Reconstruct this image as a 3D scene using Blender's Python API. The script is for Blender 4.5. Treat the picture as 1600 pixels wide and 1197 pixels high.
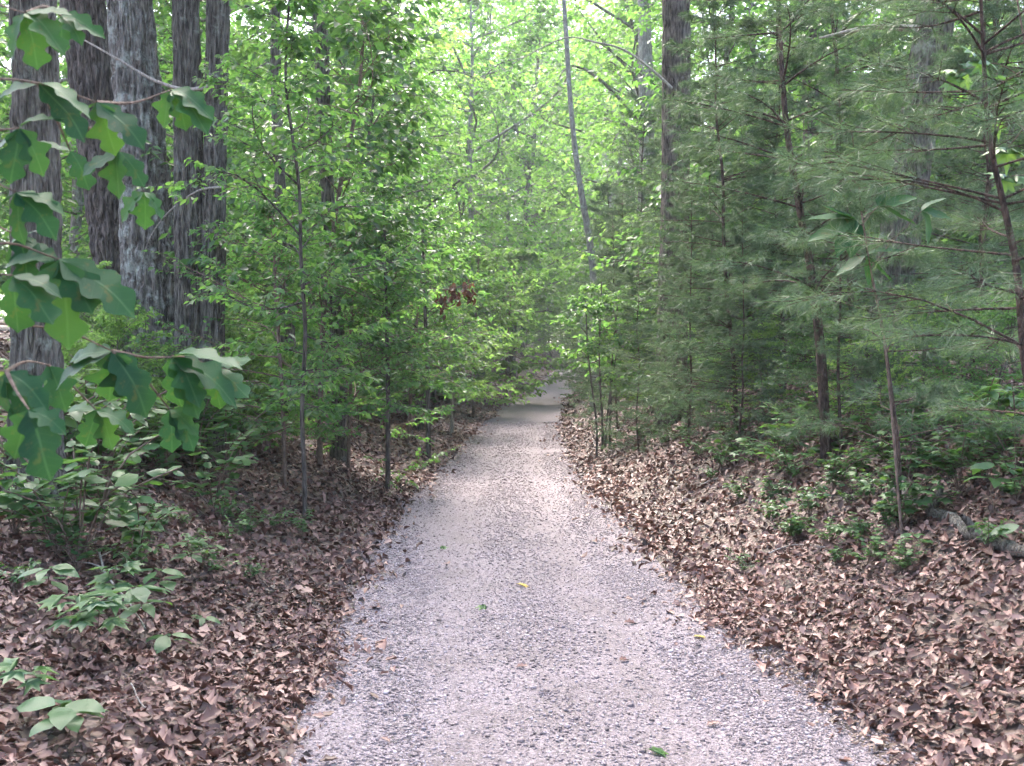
import bpy, math, random
import numpy as np

for o in list(bpy.data.objects): bpy.data.objects.remove(o)
SC = bpy.context.scene
COL = SC.collection
rad = math.radians

# ------------------------------------------------------------------ camera, sky, sun, exposure
CAM_Z = 1.6
F = 1555.0                       # focal length in photograph pixels (1600 wide)
PITCH = math.atan(18.5 / F)      # eye level sits at row 580
cam = bpy.data.cameras.new("camera")
cam.sensor_width = 36.0; cam.lens = 36.0 * F / 1600.0
cam.clip_start = 0.05; cam.clip_end = 1000.0
camo = bpy.data.objects.new("camera", cam); COL.objects.link(camo)
camo.location = (0, 0, CAM_Z); camo.rotation_euler = (rad(90) - PITCH, 0, 0)
cam.dof.use_dof = True; cam.dof.focus_distance = 10.5; cam.dof.aperture_fstop = 7.0
SC.camera = camo

SUN_EL, SUN_AZ = rad(56), rad(-18)
w = bpy.data.worlds.new("World"); SC.world = w; w.use_nodes = True
nt = w.node_tree; bg = nt.nodes["Background"]
sky = nt.nodes.new("ShaderNodeTexSky"); sky.sky_type = 'NISHITA'; sky.sun_disc = False
sky.sun_elevation = SUN_EL; sky.sun_rotation = SUN_AZ
sky.air_density = 1.0; sky.dust_density = 4.0; sky.ozone_density = 1.0
nt.links.new(sky.outputs[0], bg.inputs[0]); bg.inputs[1].default_value = 0.15
sl = bpy.data.lights.new("sun", 'SUN'); sl.energy = 1.5; sl.angle = rad(32); sl.color = (1.0, 0.95, 0.89)
so = bpy.data.objects.new("sun", sl); COL.objects.link(so)
so.rotation_euler = (rad(90) - SUN_EL, 0, math.pi - SUN_AZ)
so.location = (0, 0, 40)
SC.view_settings.view_transform = 'Standard'; SC.view_settings.look = 'None'
SC.view_settings.gamma = 1.0; SC.view_settings.exposure = 2.9
cy = SC.cycles
cy.max_bounces = 6; cy.diffuse_bounces = 3; cy.glossy_bounces = 2; cy.transmission_bounces = 4
cy.transparent_max_bounces = 4; cy.caustics_reflective = False; cy.caustics_refractive = False
cy.use_denoising = True; cy.sample_clamp_indirect = 6.0
cy.use_adaptive_sampling = True; cy.adaptive_threshold = 0.03

# ------------------------------------------------------------------ helpers
RS = np.random.RandomState(7)
def norm(v): return v / np.maximum(np.linalg.norm(v, axis=-1, keepdims=True), 1e-9)

def _h(ix, iy, iz, s):
    v = np.sin(ix * 127.1 + iy * 311.7 + iz * 74.7 + s * 19.19) * 43758.5453
    return v - np.floor(v)
def noise3(x, y, z, s=0):
    x, y, z = np.broadcast_arrays(np.asarray(x, float), np.asarray(y, float), np.asarray(z, float))
    ix, iy, iz = np.floor(x), np.floor(y), np.floor(z)
    fx, fy, fz = x - ix, y - iy, z - iz
    fx = fx * fx * (3 - 2 * fx); fy = fy * fy * (3 - 2 * fy); fz = fz * fz * (3 - 2 * fz)
    def L(a, b, t): return a + (b - a) * t
    r = []
    for dz in (0, 1):
        c00 = _h(ix, iy, iz + dz, s); c10 = _h(ix + 1, iy, iz + dz, s)
        c01 = _h(ix, iy + 1, iz + dz, s); c11 = _h(ix + 1, iy + 1, iz + dz, s)
        r.append(L(L(c00, c10, fx), L(c01, c11, fx), fy))
    return L(r[0], r[1], fz)
def fbm(x, y, z=0, s=0, o=3):
    t = 0; a = 0.5; n = 0
    for i in range(o):
        t = t + a * noise3(np.asarray(x) * 2**i, np.asarray(y) * 2**i, np.asarray(z) * 2**i, s + i); n += a; a *= 0.5
    return t / n

# ---- the road's course and the lie of the land
_ty = np.arange(-40, 400, 0.5)
def _smooth(y, v, k):
    t = np.interp(_ty, y, v); kk = np.hanning(k); kk /= kk.sum()
    p = np.pad(t, k // 2, mode='edge'); return np.convolve(p, kk, 'valid')[:len(_ty)]
_tx = _smooth([-40, 0, 4, 8, 16.6, 28, 41, 50, 62, 75, 90, 110, 160, 400], [.6, .5, .3, -.02, -.10, .2, .95, 1.8, 2.9, 4.3, 7, 13, 34, 150], 13)
_tz = _smooth([-40, 25, 34, 42, 47, 54, 62, 75, 90, 160, 400], [0, 0, .12, .45, .20, .42, .98, 1.65, 2.0, 2.8, 4], 7)
def xc(y): return np.interp(y, _ty, _tx)
def zr(y): return np.interp(y, _ty, _tz)
HW = 1.2
def ground(x, y):
    x = np.asarray(x, float); y = np.asarray(y, float)
    d = x - xc(y); z = zr(y)
    t = np.abs(d) - HW
    lf = np.interp(t, [-2, -.1, 0, .5, 1.0, 3, 7, 14, 30, 200], [-.06, -.06, 0, .08, .24, .95, 1.95, 2.75, 3.6, 8])
    rt = np.interp(t, [-2, -.1, 0, .4, 1.0, 2.4, 4, 8, 30, 200], [-.06, -.06, 0, .09, .37, 1.18, 1.5, 1.6, 1.9, 6])
    far = np.clip((t - .1) / 2, 0, 1)
    z = z + np.where(d < 0, lf, rt) + far * ((fbm(x * .35, y * .35, 0, 3) - .5) * .45) + np.clip(t * 3, 0, 1) * (fbm(x * 1.7, y * 1.7, 0, 5) - .5) * .12
    return z
def road_z(x, y):
    d = np.asarray(x) - xc(y)
    return zr(y) + .004 + .022 * np.exp(-(d / .22)**2) - .02 * np.exp(-((np.abs(d) - .55) / .2)**2) + (fbm(np.asarray(x) * 1.3, np.asarray(y) * 1.3, 0, 8) - .5) * .02

def ray(px, py):
    v = np.array([(px - 800) / F, 1.0, -(py - 598.5) / F])
    c, s = math.cos(-PITCH), math.sin(-PITCH)
    return np.array([v[0], v[1] * c - v[2] * s, v[1] * s + v[2] * c])
def P(px, py, depth):
    r = ray(px, py); return np.array([0, 0, CAM_Z]) + r * (depth / r[1])
def hit(px, py, far=90.):
    r = ray(px, py); r = r / r[1]
    t = np.concatenate([np.arange(2.5, 20, .02), np.arange(20, far, .1)])
    z = CAM_Z + r[2] * t; g = np.maximum(ground(r[0] * t, t), -5)
    i = np.argmax(z < g) if (z < g).any() else len(t) - 1
    return np.array([r[0] * t[i], t[i], float(ground(r[0] * t[i], t[i]))])

# ---- mesh building
class Geo:
    def __init__(s): s.V = []; s.F = []; s.A = []; s.n = 0; s.UV = []
    def add(s, V, Fa, a=None, uv=None):
        V = np.asarray(V, float).reshape(-1, 3); Fa = np.asarray(Fa, int)
        s.V.append(V); s.F.append(Fa + s.n); s.n += len(V)
        s.A.append(np.full(len(Fa), .5) if a is None else np.broadcast_to(np.asarray(a, float), (len(Fa),)))
        s.UV.append(np.zeros((len(V), 2)) if uv is None else uv)
    def mesh(s, name, mat, smooth=False, uv=False):
        V = np.concatenate(s.V); me = bpy.data.meshes.new(name)
        loops = np.concatenate([f.ravel() for f in s.F])
        tot = np.concatenate([np.full(len(f), f.shape[1]) for f in s.F])
        st = np.concatenate([[0], np.cumsum(tot)[:-1]])
        me.vertices.add(len(V)); me.vertices.foreach_set("co", V.astype(np.float32).ravel())
        me.loops.add(len(loops)); me.loops.foreach_set("vertex_index", loops.astype(np.int32))
        me.polygons.add(len(tot)); me.polygons.foreach_set("loop_start", st.astype(np.int32))
        me.polygons.foreach_set("loop_total", tot.astype(np.int32))
        if smooth: me.polygons.foreach_set("use_smooth", np.ones(len(tot), bool))
        at = me.attributes.new("v", 'FLOAT', 'FACE'); at.data.foreach_set("value", np.concatenate(s.A).astype(np.float32))
        if uv:
            a2 = me.attributes.new("luv", 'FLOAT_VECTOR', 'POINT')
            u = np.concatenate(s.UV); a2.data.foreach_set("vector", np.c_[u, np.zeros(len(u))].astype(np.float32).ravel())
        me.update(calc_edges=True)
        if mat: me.materials.append(mat)
        return me

def link(name, me, parent=None, loc=None, label=None, cat=None, group=None, kind=None):
    o = bpy.data.objects.new(name, me); COL.objects.link(o)
    if parent: o.parent = parent
    if loc is not None: o.location = [float(c) for c in loc]
    if label: o["label"] = label
    if cat: o["category"] = cat
    if group: o["group"] = group
    if kind: o["kind"] = kind
    return o
def copy_tree(o, parent=None):
    c = o.copy(); COL.objects.link(c); c.parent = parent
    for ch in o.children: copy_tree(ch, c)
    return c

def tube(path, r, sides=6, cap=True):
    path = np.asarray(path, float); n = len(path); r = np.broadcast_to(np.asarray(r, float), (n,))
    T = norm(np.gradient(path, axis=0))
    ref = np.array([1., 0, 0]) if abs(norm(path[-1] - path[0])[2]) > .6 else np.array([0, 0, 1.])
    A = norm(np.cross(T, ref)); B = np.cross(T, A)
    th = np.arange(sides) * 2 * math.pi / sides
    V = path[:, None] + r[:, None, None] * (np.cos(th)[None, :, None] * A[:, None] + np.sin(th)[None, :, None] * B[:, None])
    i = np.arange(n - 1)[:, None] * sides; j = np.arange(sides)[None]; k = (np.arange(sides) + 1)[None] % sides
    Fq = np.stack([i + j, i + k, i + sides + k, i + sides + j], -1).reshape(-1, 4)
    return V.reshape(-1, 3), Fq
def bez(pts, n=12):
    """smooth curve through points"""
    pts = np.asarray(pts, float); m = len(pts)
    if m < 3: return pts[0] + (pts[-1] - pts[0]) * np.linspace(0, 1, n)[:, None]
    t = np.linspace(0, m - 1, n); i = np.minimum(t.astype(int), m - 2); f = (t - i)[:, None]
    p = np.vstack([2 * pts[0] - pts[1], pts, 2 * pts[-1] - pts[-2]])
    a, b, c, d = p[i], p[i + 1], p[i + 2], p[i + 3]
    return .5 * (2 * b + (c - a) * f + (2 * a - 5 * b + 4 * c - d) * f**2 + (3 * b - a - 3 * c + d) * f**3)

# ---- leaf templates: x along the leaf, y across, z out of it
def T_rhomb(wd=.3, fold=.08, bend=.12):
    v = np.array([[0, 0, 0], [.45, wd, fold], [1, 0, -bend], [.45, -wd, fold]], float)
    return v, np.array([[0, 2, 1], [0, 3, 2]])
def T_oval(wd=.3, bend=.15, fold=.05):
    v = np.array([[0, 0, 0], [.25, wd * .8, fold], [.62, wd * .85, fold - bend * .4], [1, 0, -bend], [.62, -wd * .85, fold - bend * .4], [.25, -wd * .8, fold], [.45, 0, 0]], float)
    return v, np.array([[6, 1, 0], [6, 2, 1], [6, 3, 2], [6, 4, 3], [6, 5, 4], [6, 0, 5]])
def T_lobed(n=9, lobes=3.5, wd=.34, depth=.5, bend=.2, fold=.06, curl=0., seed=0, sweep=.1, pet=.0):
    rs = np.random.RandomState(seed)
    u = np.linspace(0, 1, n); env = np.sin(np.pi * u**.8)**.7 * (.55 + .6 * u * (1.6 - u)); env[0] = 0.02; env[-1] = .05
    wv = 1 - depth * (.5 + .5 * np.cos(2 * np.pi * lobes * u))**1.4
    jf = lambda: np.interp(u, np.linspace(0, 1, 7), 1 + .12 * rs.randn(7)); wl = wd * env * wv * jf(); wr = wd * env * wv * jf()
    ax = np.c_[u, .02 * np.sin(4 * u), -bend * u**2 + .02 * np.sin(7 * u + seed)]
    sw = sweep * wv * env
    l = np.c_[u + sw, ax[:, 1] + wl, ax[:, 2] + fold * wl / wd + curl * (wl / wd)**2]
    r = np.c_[u + sw, ax[:, 1] - wr, ax[:, 2] + fold * wr / wd + curl * (wr / wd)**2]
    v = np.vstack([ax, l, r]); fs = []
    for i in range(n - 1):
        a, b = i, i + 1
        fs += [[a, b, n + b], [a, n + b, n + a], [a, 2 * n + b, b], [a, 2 * n + a, 2 * n + b]]
    v[:, 0] /= v[:, 0].max()
    uv = np.c_[np.r_[u, u, u], np.r_[np.zeros(n), wl / wd, -wr / wd]]
    return v, np.array(fs), uv
def T_palm(seed=0, lob=5):
    rs = np.random.RandomState(seed); v = [[.12, 0, .02]]; m = 2 * lob + 1
    for i in range(m):
        a = -2.35 + 4.7 * i / (m - 1)
        r = (.62 if i % 2 else .3) * (1.0 - .18 * abs(a) / 2.35) * (1 + .1 * rs.randn())
        if i in (0, m - 1): r = .12
        v.append([.38 + r * math.cos(a), r * math.sin(a) * .95, -.09 * r * r * 4 + .03])
    v = np.array(v); f = [[0, i, i + 1] for i in range(1, m)] + [[0, m, 1]]
    v[:, 0] /= v[:, 0].max(); return v, np.array(f)
def scatter(g, T, pos, ax, nr, L, a, uvs=False):
    tv, tf = T[0], T[1]; N = len(pos); n = len(tv); L = np.broadcast_to(L, (N,))
    ax = norm(ax); sd = norm(np.cross(nr, ax)); nr = np.cross(ax, sd)
    V = pos[:, None] + L[:, None, None] * (tv[None, :, 0:1] * ax[:, None] + tv[None, :, 1:2] * sd[:, None] + tv[None, :, 2:3] * nr[:, None])
    Fa = (tf[None] + (np.arange(N) * n)[:, None, None]).reshape(-1, 3)
    g.add(V, Fa, np.repeat(np.broadcast_to(a, (N,)), len(tf)), np.tile(T[2], (N, 1)) if uvs else None)

# ------------------------------------------------------------------ materials
def mat(name):
    m = bpy.data.materials.new(name); m.use_nodes = True; t = m.node_tree; t.nodes.clear()
    return m, t, t.nodes.new("ShaderNodeOutputMaterial")
def N(t, ty, **kw):
    n = t.nodes.new("ShaderNode" + ty)
    for k, v in kw.items():
        if k.startswith("i_"): n.inputs[k[2:].replace("_", " ")].default_value = v
        else: setattr(n, k, v)
    return n
def ramp(t, stops, interp='LINEAR'):
    n = t.nodes.new("ShaderNodeValToRGB"); n.color_ramp.interpolation = interp
    e = n.color_ramp.elements
    while len(e) < len(stops): e.new(.5)
    for i, (p, c) in enumerate(stops): e[i].position = p; e[i].color = (*c, 1)
    return n
def LK(t, a, b): t.links.new(a, b)

def leaf_mat(name, cols, tcols, trans=.45, rough=.45, veins=False, spec=.5, var=.12):
    m, t, out = mat(name)
    at = N(t, "Attribute", attribute_name="v")
    oi = N(t, "ObjectInfo"); mr = N(t, "MapRange"); mr.inputs[3].default_value = -var; mr.inputs[4].default_value = var
    LK(t, oi.outputs["Random"], mr.inputs[0])
    ad = N(t, "Math", operation='ADD', use_clamp=True); LK(t, at.outputs["Fac"], ad.inputs[0]); LK(t, mr.outputs[0], ad.inputs[1])
    k = len(cols) - 1
    r1 = ramp(t, [(i / k, c) for i, c in enumerate(cols)]); r2 = ramp(t, [(i / (len(tcols) - 1), c) for i, c in enumerate(tcols)])
    LK(t, ad.outputs[0], r1.inputs[0]); LK(t, ad.outputs[0], r2.inputs[0])
    bs = N(t, "BsdfPrincipled"); bs.inputs["Roughness"].default_value = rough; bs.inputs["Specular IOR Level"].default_value = spec
    tr = N(t, "BsdfTranslucent"); mx = N(t, "MixShader"); mx.inputs[0].default_value = trans
    c1 = r1.outputs[0]
    if veins:
        uv = N(t, "Attribute", attribute_name="luv"); sx = N(t, "SeparateXYZ"); LK(t, uv.outputs["Vector"], sx.inputs[0])
        ab = N(t, "Math", operation='ABSOLUTE'); LK(t, sx.outputs[1], ab.inputs[0])
        mid = N(t, "MapRange"); mid.inputs[1].default_value = 0.0; mid.inputs[2].default_value = .06; mid.inputs[3].default_value = 1; mid.inputs[4].default_value = 0
        LK(t, ab.outputs[0], mid.inputs[0])
        m1 = N(t, "Math", operation='MULTIPLY_ADD'); LK(t, ab.outputs[0], m1.inputs[0]); m1.inputs[1].default_value = -.16; LK(t, sx.outputs[0], m1.inputs[2])
        m2 = N(t, "Math", operation='MULTIPLY'); LK(t, m1.outputs[0], m2.inputs[0]); m2.inputs[1].default_value = 9.0
        fr = N(t, "Math", operation='FRACT'); LK(t, m2.outputs[0], fr.inputs[0])
        vr = N(t, "MapRange"); vr.inputs[1].default_value = 0; vr.inputs[2].default_value = .12; vr.inputs[3].default_value = .35; vr.inputs[4].default_value = 0
        LK(t, fr.outputs[0], vr.inputs[0])
        mxv = N(t, "Math", operation='MAXIMUM'); LK(t, mid.outputs[0], mxv.inputs[0]); LK(t, vr.outputs[0], mxv.inputs[1])
        mc = N(t, "MixRGB"); mc.inputs[2].default_value = (cols[-1][0] * 2.2, cols[-1][1] * 1.5, cols[-1][2] * 1.8, 1)
        LK(t, mxv.outputs[0], mc.inputs[0]); LK(t, c1, mc.inputs[1]); c1 = mc.outputs[0]
        bp = N(t, "Bump"); bp.inputs["Strength"].default_value = .2; bp.inputs["Distance"].default_value = .003
        LK(t, mxv.outputs[0], bp.inputs["Height"]); LK(t, bp.outputs[0], bs.inputs["Normal"])
    if veins:
        tc = N(t, "TexCoord"); ns_ = N(t, "TexNoise"); ns_.inputs["Scale"].default_value = 9.; ns_.inputs["Detail"].default_value = 6; LK(t, tc.outputs["Object"], ns_.inputs["Vector"])
        sp_ = ramp(t, [(.62, (0, 0, 0)), (.70, (.75, .75, .75))]); LK(t, ns_.outputs[0], sp_.inputs[0])
        m9 = N(t, "MixRGB"); m9.inputs[2].default_value = (.11, .10, .035, 1); LK(t, sp_.outputs[0], m9.inputs[0]); LK(t, c1, m9.inputs[1]); c1 = m9.outputs[0]
    LK(t, c1, bs.inputs["Base Color"]); LK(t, r2.outputs[0], tr.inputs[0])
    LK(t, bs.outputs[0], mx.inputs[1]); LK(t, tr.outputs[0], mx.inputs[2]); LK(t, mx.outputs[0], out.inputs[0])
    return m

def bark_mat(name, dark, light, lichen=None, lamt=.5, scale=30., stretch=.17, bump=1.0, rough=.9):
    m, t, out = mat(name)
    tc = N(t, "TexCoord"); mp = N(t, "Mapping"); mp.inputs["Scale"].default_value = (1, 1, stretch); LK(t, tc.outputs["Object"], mp.inputs[0])
    n1 = N(t, "TexNoise"); n1.inputs["Scale"].default_value = scale; n1.inputs["Detail"].default_value = 5; n1.inputs["Roughness"].default_value = .65; LK(t, mp.outputs[0], n1.inputs["Vector"])
    vo = N(t, "TexVoronoi", feature='DISTANCE_TO_EDGE'); vo.inputs["Scale"].default_value = scale * 1.6; LK(t, mp.outputs[0], vo.inputs["Vector"])
    r = ramp(t, [(.38, dark), (.62, light)]); LK(t, n1.outputs[0], r.inputs[0]); c = r.outputs[0]
    if lichen:
        n2 = N(t, "TexNoise"); n2.inputs["Scale"].default_value = 5.; n2.inputs["Detail"].default_value = 6; n2.inputs["Roughness"].default_value = .7; LK(t, tc.outputs["Object"], n2.inputs["Vector"])
        rr = ramp(t, [(.60 - .2 * lamt, (0, 0, 0)), (.72 - .2 * lamt, (1, 1, 1))]); LK(t, n2.outputs[0], rr.inputs[0])
        mx = N(t, "MixRGB"); mx.inputs[2].default_value = (*lichen, 1); LK(t, rr.outputs[0], mx.inputs[0]); LK(t, c, mx.inputs[1]); c = mx.outputs[0]
    bs = N(t, "BsdfPrincipled"); bs.inputs["Roughness"].default_value = rough; bs.inputs["Specular IOR Level"].default_value = .25
    mu = N(t, "Math", operation='MINIMUM'); LK(t, vo.outputs[0], mu.inputs[0]); mu.inputs[1].default_value = .25
    ad = N(t, "Math", operation='MULTIPLY_ADD'); LK(t, n1.outputs[0], ad.inputs[0]); ad.inputs[1].default_value = .6; LK(t, mu.outputs[0], ad.inputs[2])
    bp = N(t, "Bump"); bp.inputs["Strength"].default_value = bump; bp.inputs["Distance"].default_value = .03; LK(t, ad.outputs[0], bp.inputs["Height"])
    LK(t, c, bs.inputs["Base Color"]); LK(t, bp.outputs[0], bs.inputs["Normal"]); LK(t, bs.outputs[0], out.inputs[0])
    return m

M = {}
M['bark_grey'] = bark_mat("bark_grey", (.045, .037, .032), (.195, .175, .152), (.27, .28, .245), .12)
M['bark_lichen'] = bark_mat("bark_lichen", (.06, .05, .045), (.26, .235, .215), (.37, .38, .35), .42)
M['bark_dark'] = bark_mat("bark_dark", (.035, .027, .024), (.17, .14, .125))
M['bark_pale'] = bark_mat("bark_pale", (.16, .14, .125), (.33, .30, .275), (.42, .43, .40), .3, 18, .3)
M['bark_pine'] = bark_mat("bark_pine", (.03, .02, .017), (.12, .08, .065), None, .5, 30, .3)
M['bark_twig'] = bark_mat("bark_twig", (.10, .07, .055), (.23, .16, .13), None, .5, 40, .5, .3)
M['bark_dead'] = bark_mat("bark_dead", (.20, .17, .15), (.40, .36, .33), None, .5, 40, .4, .4)
# greens: base colours, then the colour of light coming through
M['leaf_light'] = leaf_mat("leaf_light", [(.055, .10, .022), (.085, .145, .03), (.12, .18, .045)], [(.19, .42, .07), (.29, .55, .10), (.42, .65, .15)], .52, .5)
M['leaf_mid'] = leaf_mat("leaf_mid", [(.032, .075, .032), (.045, .105, .042), (.075, .145, .055)], [(.14, .34, .06), (.20, .44, .075), (.32, .54, .10)], .5, .42)
M['leaf_dark'] = leaf_mat("leaf_dark", [(.028, .065, .03), (.04, .09, .038), (.06, .12, .045)], [(.12, .28, .06), (.17, .36, .07), (.24, .43, .08)], .42, .34)
M['leaf_oak'] = leaf_mat("leaf_oak", [(.014, .054, .030), (.022, .076, .034), (.034, .10, .036)], [(.05, .15, .03), (.07, .19, .03), (.10, .24, .03)], .3, .5, True, .13, .35)
M['leaf_seed'] = leaf_mat("leaf_seed", [(.035, .095, .04), (.055, .13, .045), (.10, .19, .05)], [(.10, .26, .04), (.16, .34, .05), (.26, .42, .06)], .35, .42)
M['needle'] = leaf_mat("needle", [(.034, .072, .04), (.065, .12, .066), (.13, .19, .115)], [(.09, .17, .05), (.13, .23, .06), (.2, .30, .08)], .3, .42)
M['leaf_red'] = leaf_mat("leaf_red", [(.06, .026, .016), (.10, .042, .025), (.15, .065, .04)], [(.14, .05, .025), (.18, .07, .03), (.22, .09, .04)], .3, .6)
M['litter'] = leaf_mat("litter", [(.026, .012, .010), (.095, .042, .034), (.185, .092, .075), (.275, .155, .13), (.42, .28, .245)], [(.08, .04, .02), (.15, .08, .05)], .08, .5, False, .5, .0)
M['leaf_yellow'] = leaf_mat("leaf_yellow", [(.45, .24, .04), (.5, .36, .08), (.5, .45, .12)], [(.4, .3, .05), (.4, .35, .1)], .2, .5)

def ground_mat():
    m, t, out = mat("forest_floor")
    tc = N(t, "TexCoord")
    v = N(t, "TexVoronoi"); v.inputs["Scale"].default_value = 17.; v.inputs["Randomness"].default_value = 1; LK(t, tc.outputs["Object"], v.inputs["Vector"])
    n = N(t, "TexNoise"); n.inputs["Scale"].default_value = 60.; n.inputs["Detail"].default_value = 4; LK(t, tc.outputs["Object"], n.inputs["Vector"])
    sp = N(t, "SeparateColor"); LK(t, v.outputs["Color"], sp.inputs[0])
    r = ramp(t, [(0, (.035, .024, .02)), (.35, (.085, .052, .04)), (.7, (.15, .098, .078)), (1, (.26, .185, .155))]); LK(t, sp.outputs[0], r.inputs[0])
    mx = N(t, "MixRGB", blend_type='MULTIPLY'); mx.inputs[0].default_value = .6
    r2 = ramp(t, [(.3, (.4, .4, .4)), (.7, (1, 1, 1))]); LK(t, n.outputs[0], r2.inputs[0]); LK(t, r.outputs[0], mx.inputs[1]); LK(t, r2.outputs[0], mx.inputs[2])
    bs = N(t, "BsdfPrincipled"); bs.inputs["Roughness"].default_value = .7
    bp = N(t, "Bump"); bp.inputs["Strength"].default_value = .8; bp.inputs["Distance"].default_value = .04
    LK(t, v.outputs["Distance"], bp.inputs["Height"]); LK(t, bp.outputs[0], bs.inputs["Normal"])
    LK(t, mx.outputs[0], bs.inputs["Base Color"]); LK(t, bs.outputs[0], out.inputs[0]); return m
M['ground'] = ground_mat()
def road_mat():
    m, t, out = mat("packed_gravel")
    tc = N(t, "TexCoord")
    n1 = N(t, "TexNoise"); n1.inputs["Scale"].default_value = 1.7; n1.inputs["Detail"].default_value = 5; LK(t, tc.outputs["Object"], n1.inputs["Vector"])
    v = N(t, "TexVoronoi"); v.inputs["Scale"].default_value = 75.; LK(t, tc.outputs["Object"], v.inputs["Vector"])
    v2 = N(t, "TexVoronoi"); v2.inputs["Scale"].default_value = 190.; LK(t, tc.outputs["Object"], v2.inputs["Vector"])
    at = N(t, "Attribute", attribute_name="v")
    s1 = N(t, "SeparateColor"); LK(t, v.outputs["Color"], s1.inputs[0]); s2 = N(t, "SeparateColor"); LK(t, v2.outputs["Color"], s2.inputs[0])
    ad = N(t, "Math", operation='MULTIPLY_ADD'); LK(t, s1.outputs[0], ad.inputs[0]); ad.inputs[1].default_value = .5
    hf = N(t, "Math", operation='MULTIPLY'); LK(t, s2.outputs[1], hf.inputs[0]); hf.inputs[1].default_value = .5; LK(t, hf.outputs[0], ad.inputs[2])
    r = ramp(t, [(.1, (.085, .067, .071)), (.5, (.195, .155, .17)), (.95, (.33, .278, .30))]); LK(t, ad.outputs[0], r.inputs[0])
    rb = ramp(t, [(.1, (.06, .045, .045)), (.5, (.128, .099, .100)), (.95, (.225, .183, .187))]); LK(t, ad.outputs[0], rb.inputs[0])
    ma = N(t, "Math", operation='MULTIPLY_ADD', use_clamp=True); LK(t, n1.outputs[0], ma.inputs[0]); ma.inputs[1].default_value = 2.2
    sb = N(t, "Math", operation='SUBTRACT'); LK(t, at.outputs["Fac"], sb.inputs[0]); sb.inputs[1].default_value = 1.4; LK(t, sb.outputs[0], ma.inputs[2])
    mx = N(t, "MixRGB"); LK(t, ma.outputs[0], mx.inputs[0]); LK(t, r.outputs[0], mx.inputs[1]); LK(t, rb.outputs[0], mx.inputs[2])
    bs = N(t, "BsdfPrincipled"); bs.inputs["Roughness"].default_value = .8
    bp = N(t, "Bump"); bp.inputs["Strength"].default_value = .7; bp.inputs["Distance"].default_value = .012
    LK(t, v.outputs["Distance"], bp.inputs["Height"]); LK(t, bp.outputs[0], bs.inputs["Normal"])
    LK(t, mx.outputs[0], bs.inputs["Base Color"]); LK(t, bs.outputs[0], out.inputs[0]); return m
M['road'] = road_mat()
def stone_mat():
    m, t, out = mat("crushed_stone"); at = N(t, "Attribute", attribute_name="v")
    r = ramp(t, [(0, (.10, .077, .079)), (.3, (.19, .148, .156)), (.7, (.31, .25, .263)), (1, (.50, .425, .45))]); LK(t, at.outputs["Fac"], r.inputs[0])
    bs = N(t, "BsdfPrincipled"); bs.inputs["Roughness"].default_value = .75; LK(t, r.outputs[0], bs.inputs["Base Color"]); LK(t, bs.outputs[0], out.inputs[0]); return m
M['stone'] = stone_mat()

# ------------------------------------------------------------------ ground and road
def grid_mesh(name, X, Y, zf, m, attr=None):
    xx, yy = np.meshgrid(X, Y); z = zf(xx, yy); nx = len(X); ny = len(Y)
    g = Geo(); i = np.arange(ny - 1)[:, None] * nx; j = np.arange(nx - 1)[None]
    Fq = np.stack([i + j, i + j + 1, i + nx + j + 1, i + nx + j], -1).reshape(-1, 4)
    g.add(np.c_[xx.ravel(), yy.ravel(), z.ravel()], Fq); return g.mesh(name, m, True)
def steps(*seg): return np.unique(np.concatenate([np.arange(a, b, s) for a, b, s in seg]))
gx = steps((-400, -60, 20), (-60, -12, 1.5), (-12, -5, .4), (-5, 6, .12), (6, 14, .4), (14, 60, 1.5), (60, 401, 20))
gy = steps((-60, -4, 3), (-4, 18, .15), (18, 50, .5), (50, 130, 2), (130, 500, 20))
link("ground", grid_mesh("ground", gx, gy, ground, M['ground']), kind="structure")
# the road: a strip with ragged edges and two worn wheel tracks
ys = steps((-20, 3, .5), (3, 25, .1), (25, 120, .4)); ns = 25
uu = np.linspace(-1, 1, ns); edge = lambda y, s: HW + .12 + (fbm(y * .8, s, 0, 11) - .5) * .12
wl = edge(ys, 0); wr_ = edge(ys, 9)
d = np.where(uu[None] < 0, uu[None] * wl[:, None], uu[None] * wr_[:, None]); rx = xc(ys)[:, None] + d; ry = np.repeat(ys[:, None], ns, 1)
rz = road_z(rx, ry); rz = np.where(np.abs(uu)[None] > .97, rz - .03, rz)
g = Geo(); i = np.arange(len(ys) - 1)[:, None] * ns; j = np.arange(ns - 1)[None]
dm = np.abs((d[:-1, :-1] + d[1:, 1:]) / 2)
trk = np.exp(-((dm - .48) / .24)**2) * .7 + np.exp(-(dm / .3)**2) * .65
trk = trk * np.clip(1.25 - ry[:-1, :-1] / 14, .1, 1)
g.add(np.c_[rx.ravel(), ry.ravel(), rz.ravel()], np.stack([i + j, i + j + 1, i + ns + j + 1, i + ns + j], -1).reshape(-1, 4), trk.ravel())
link("road", g.mesh("road", M['road'], True), kind="structure")

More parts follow.
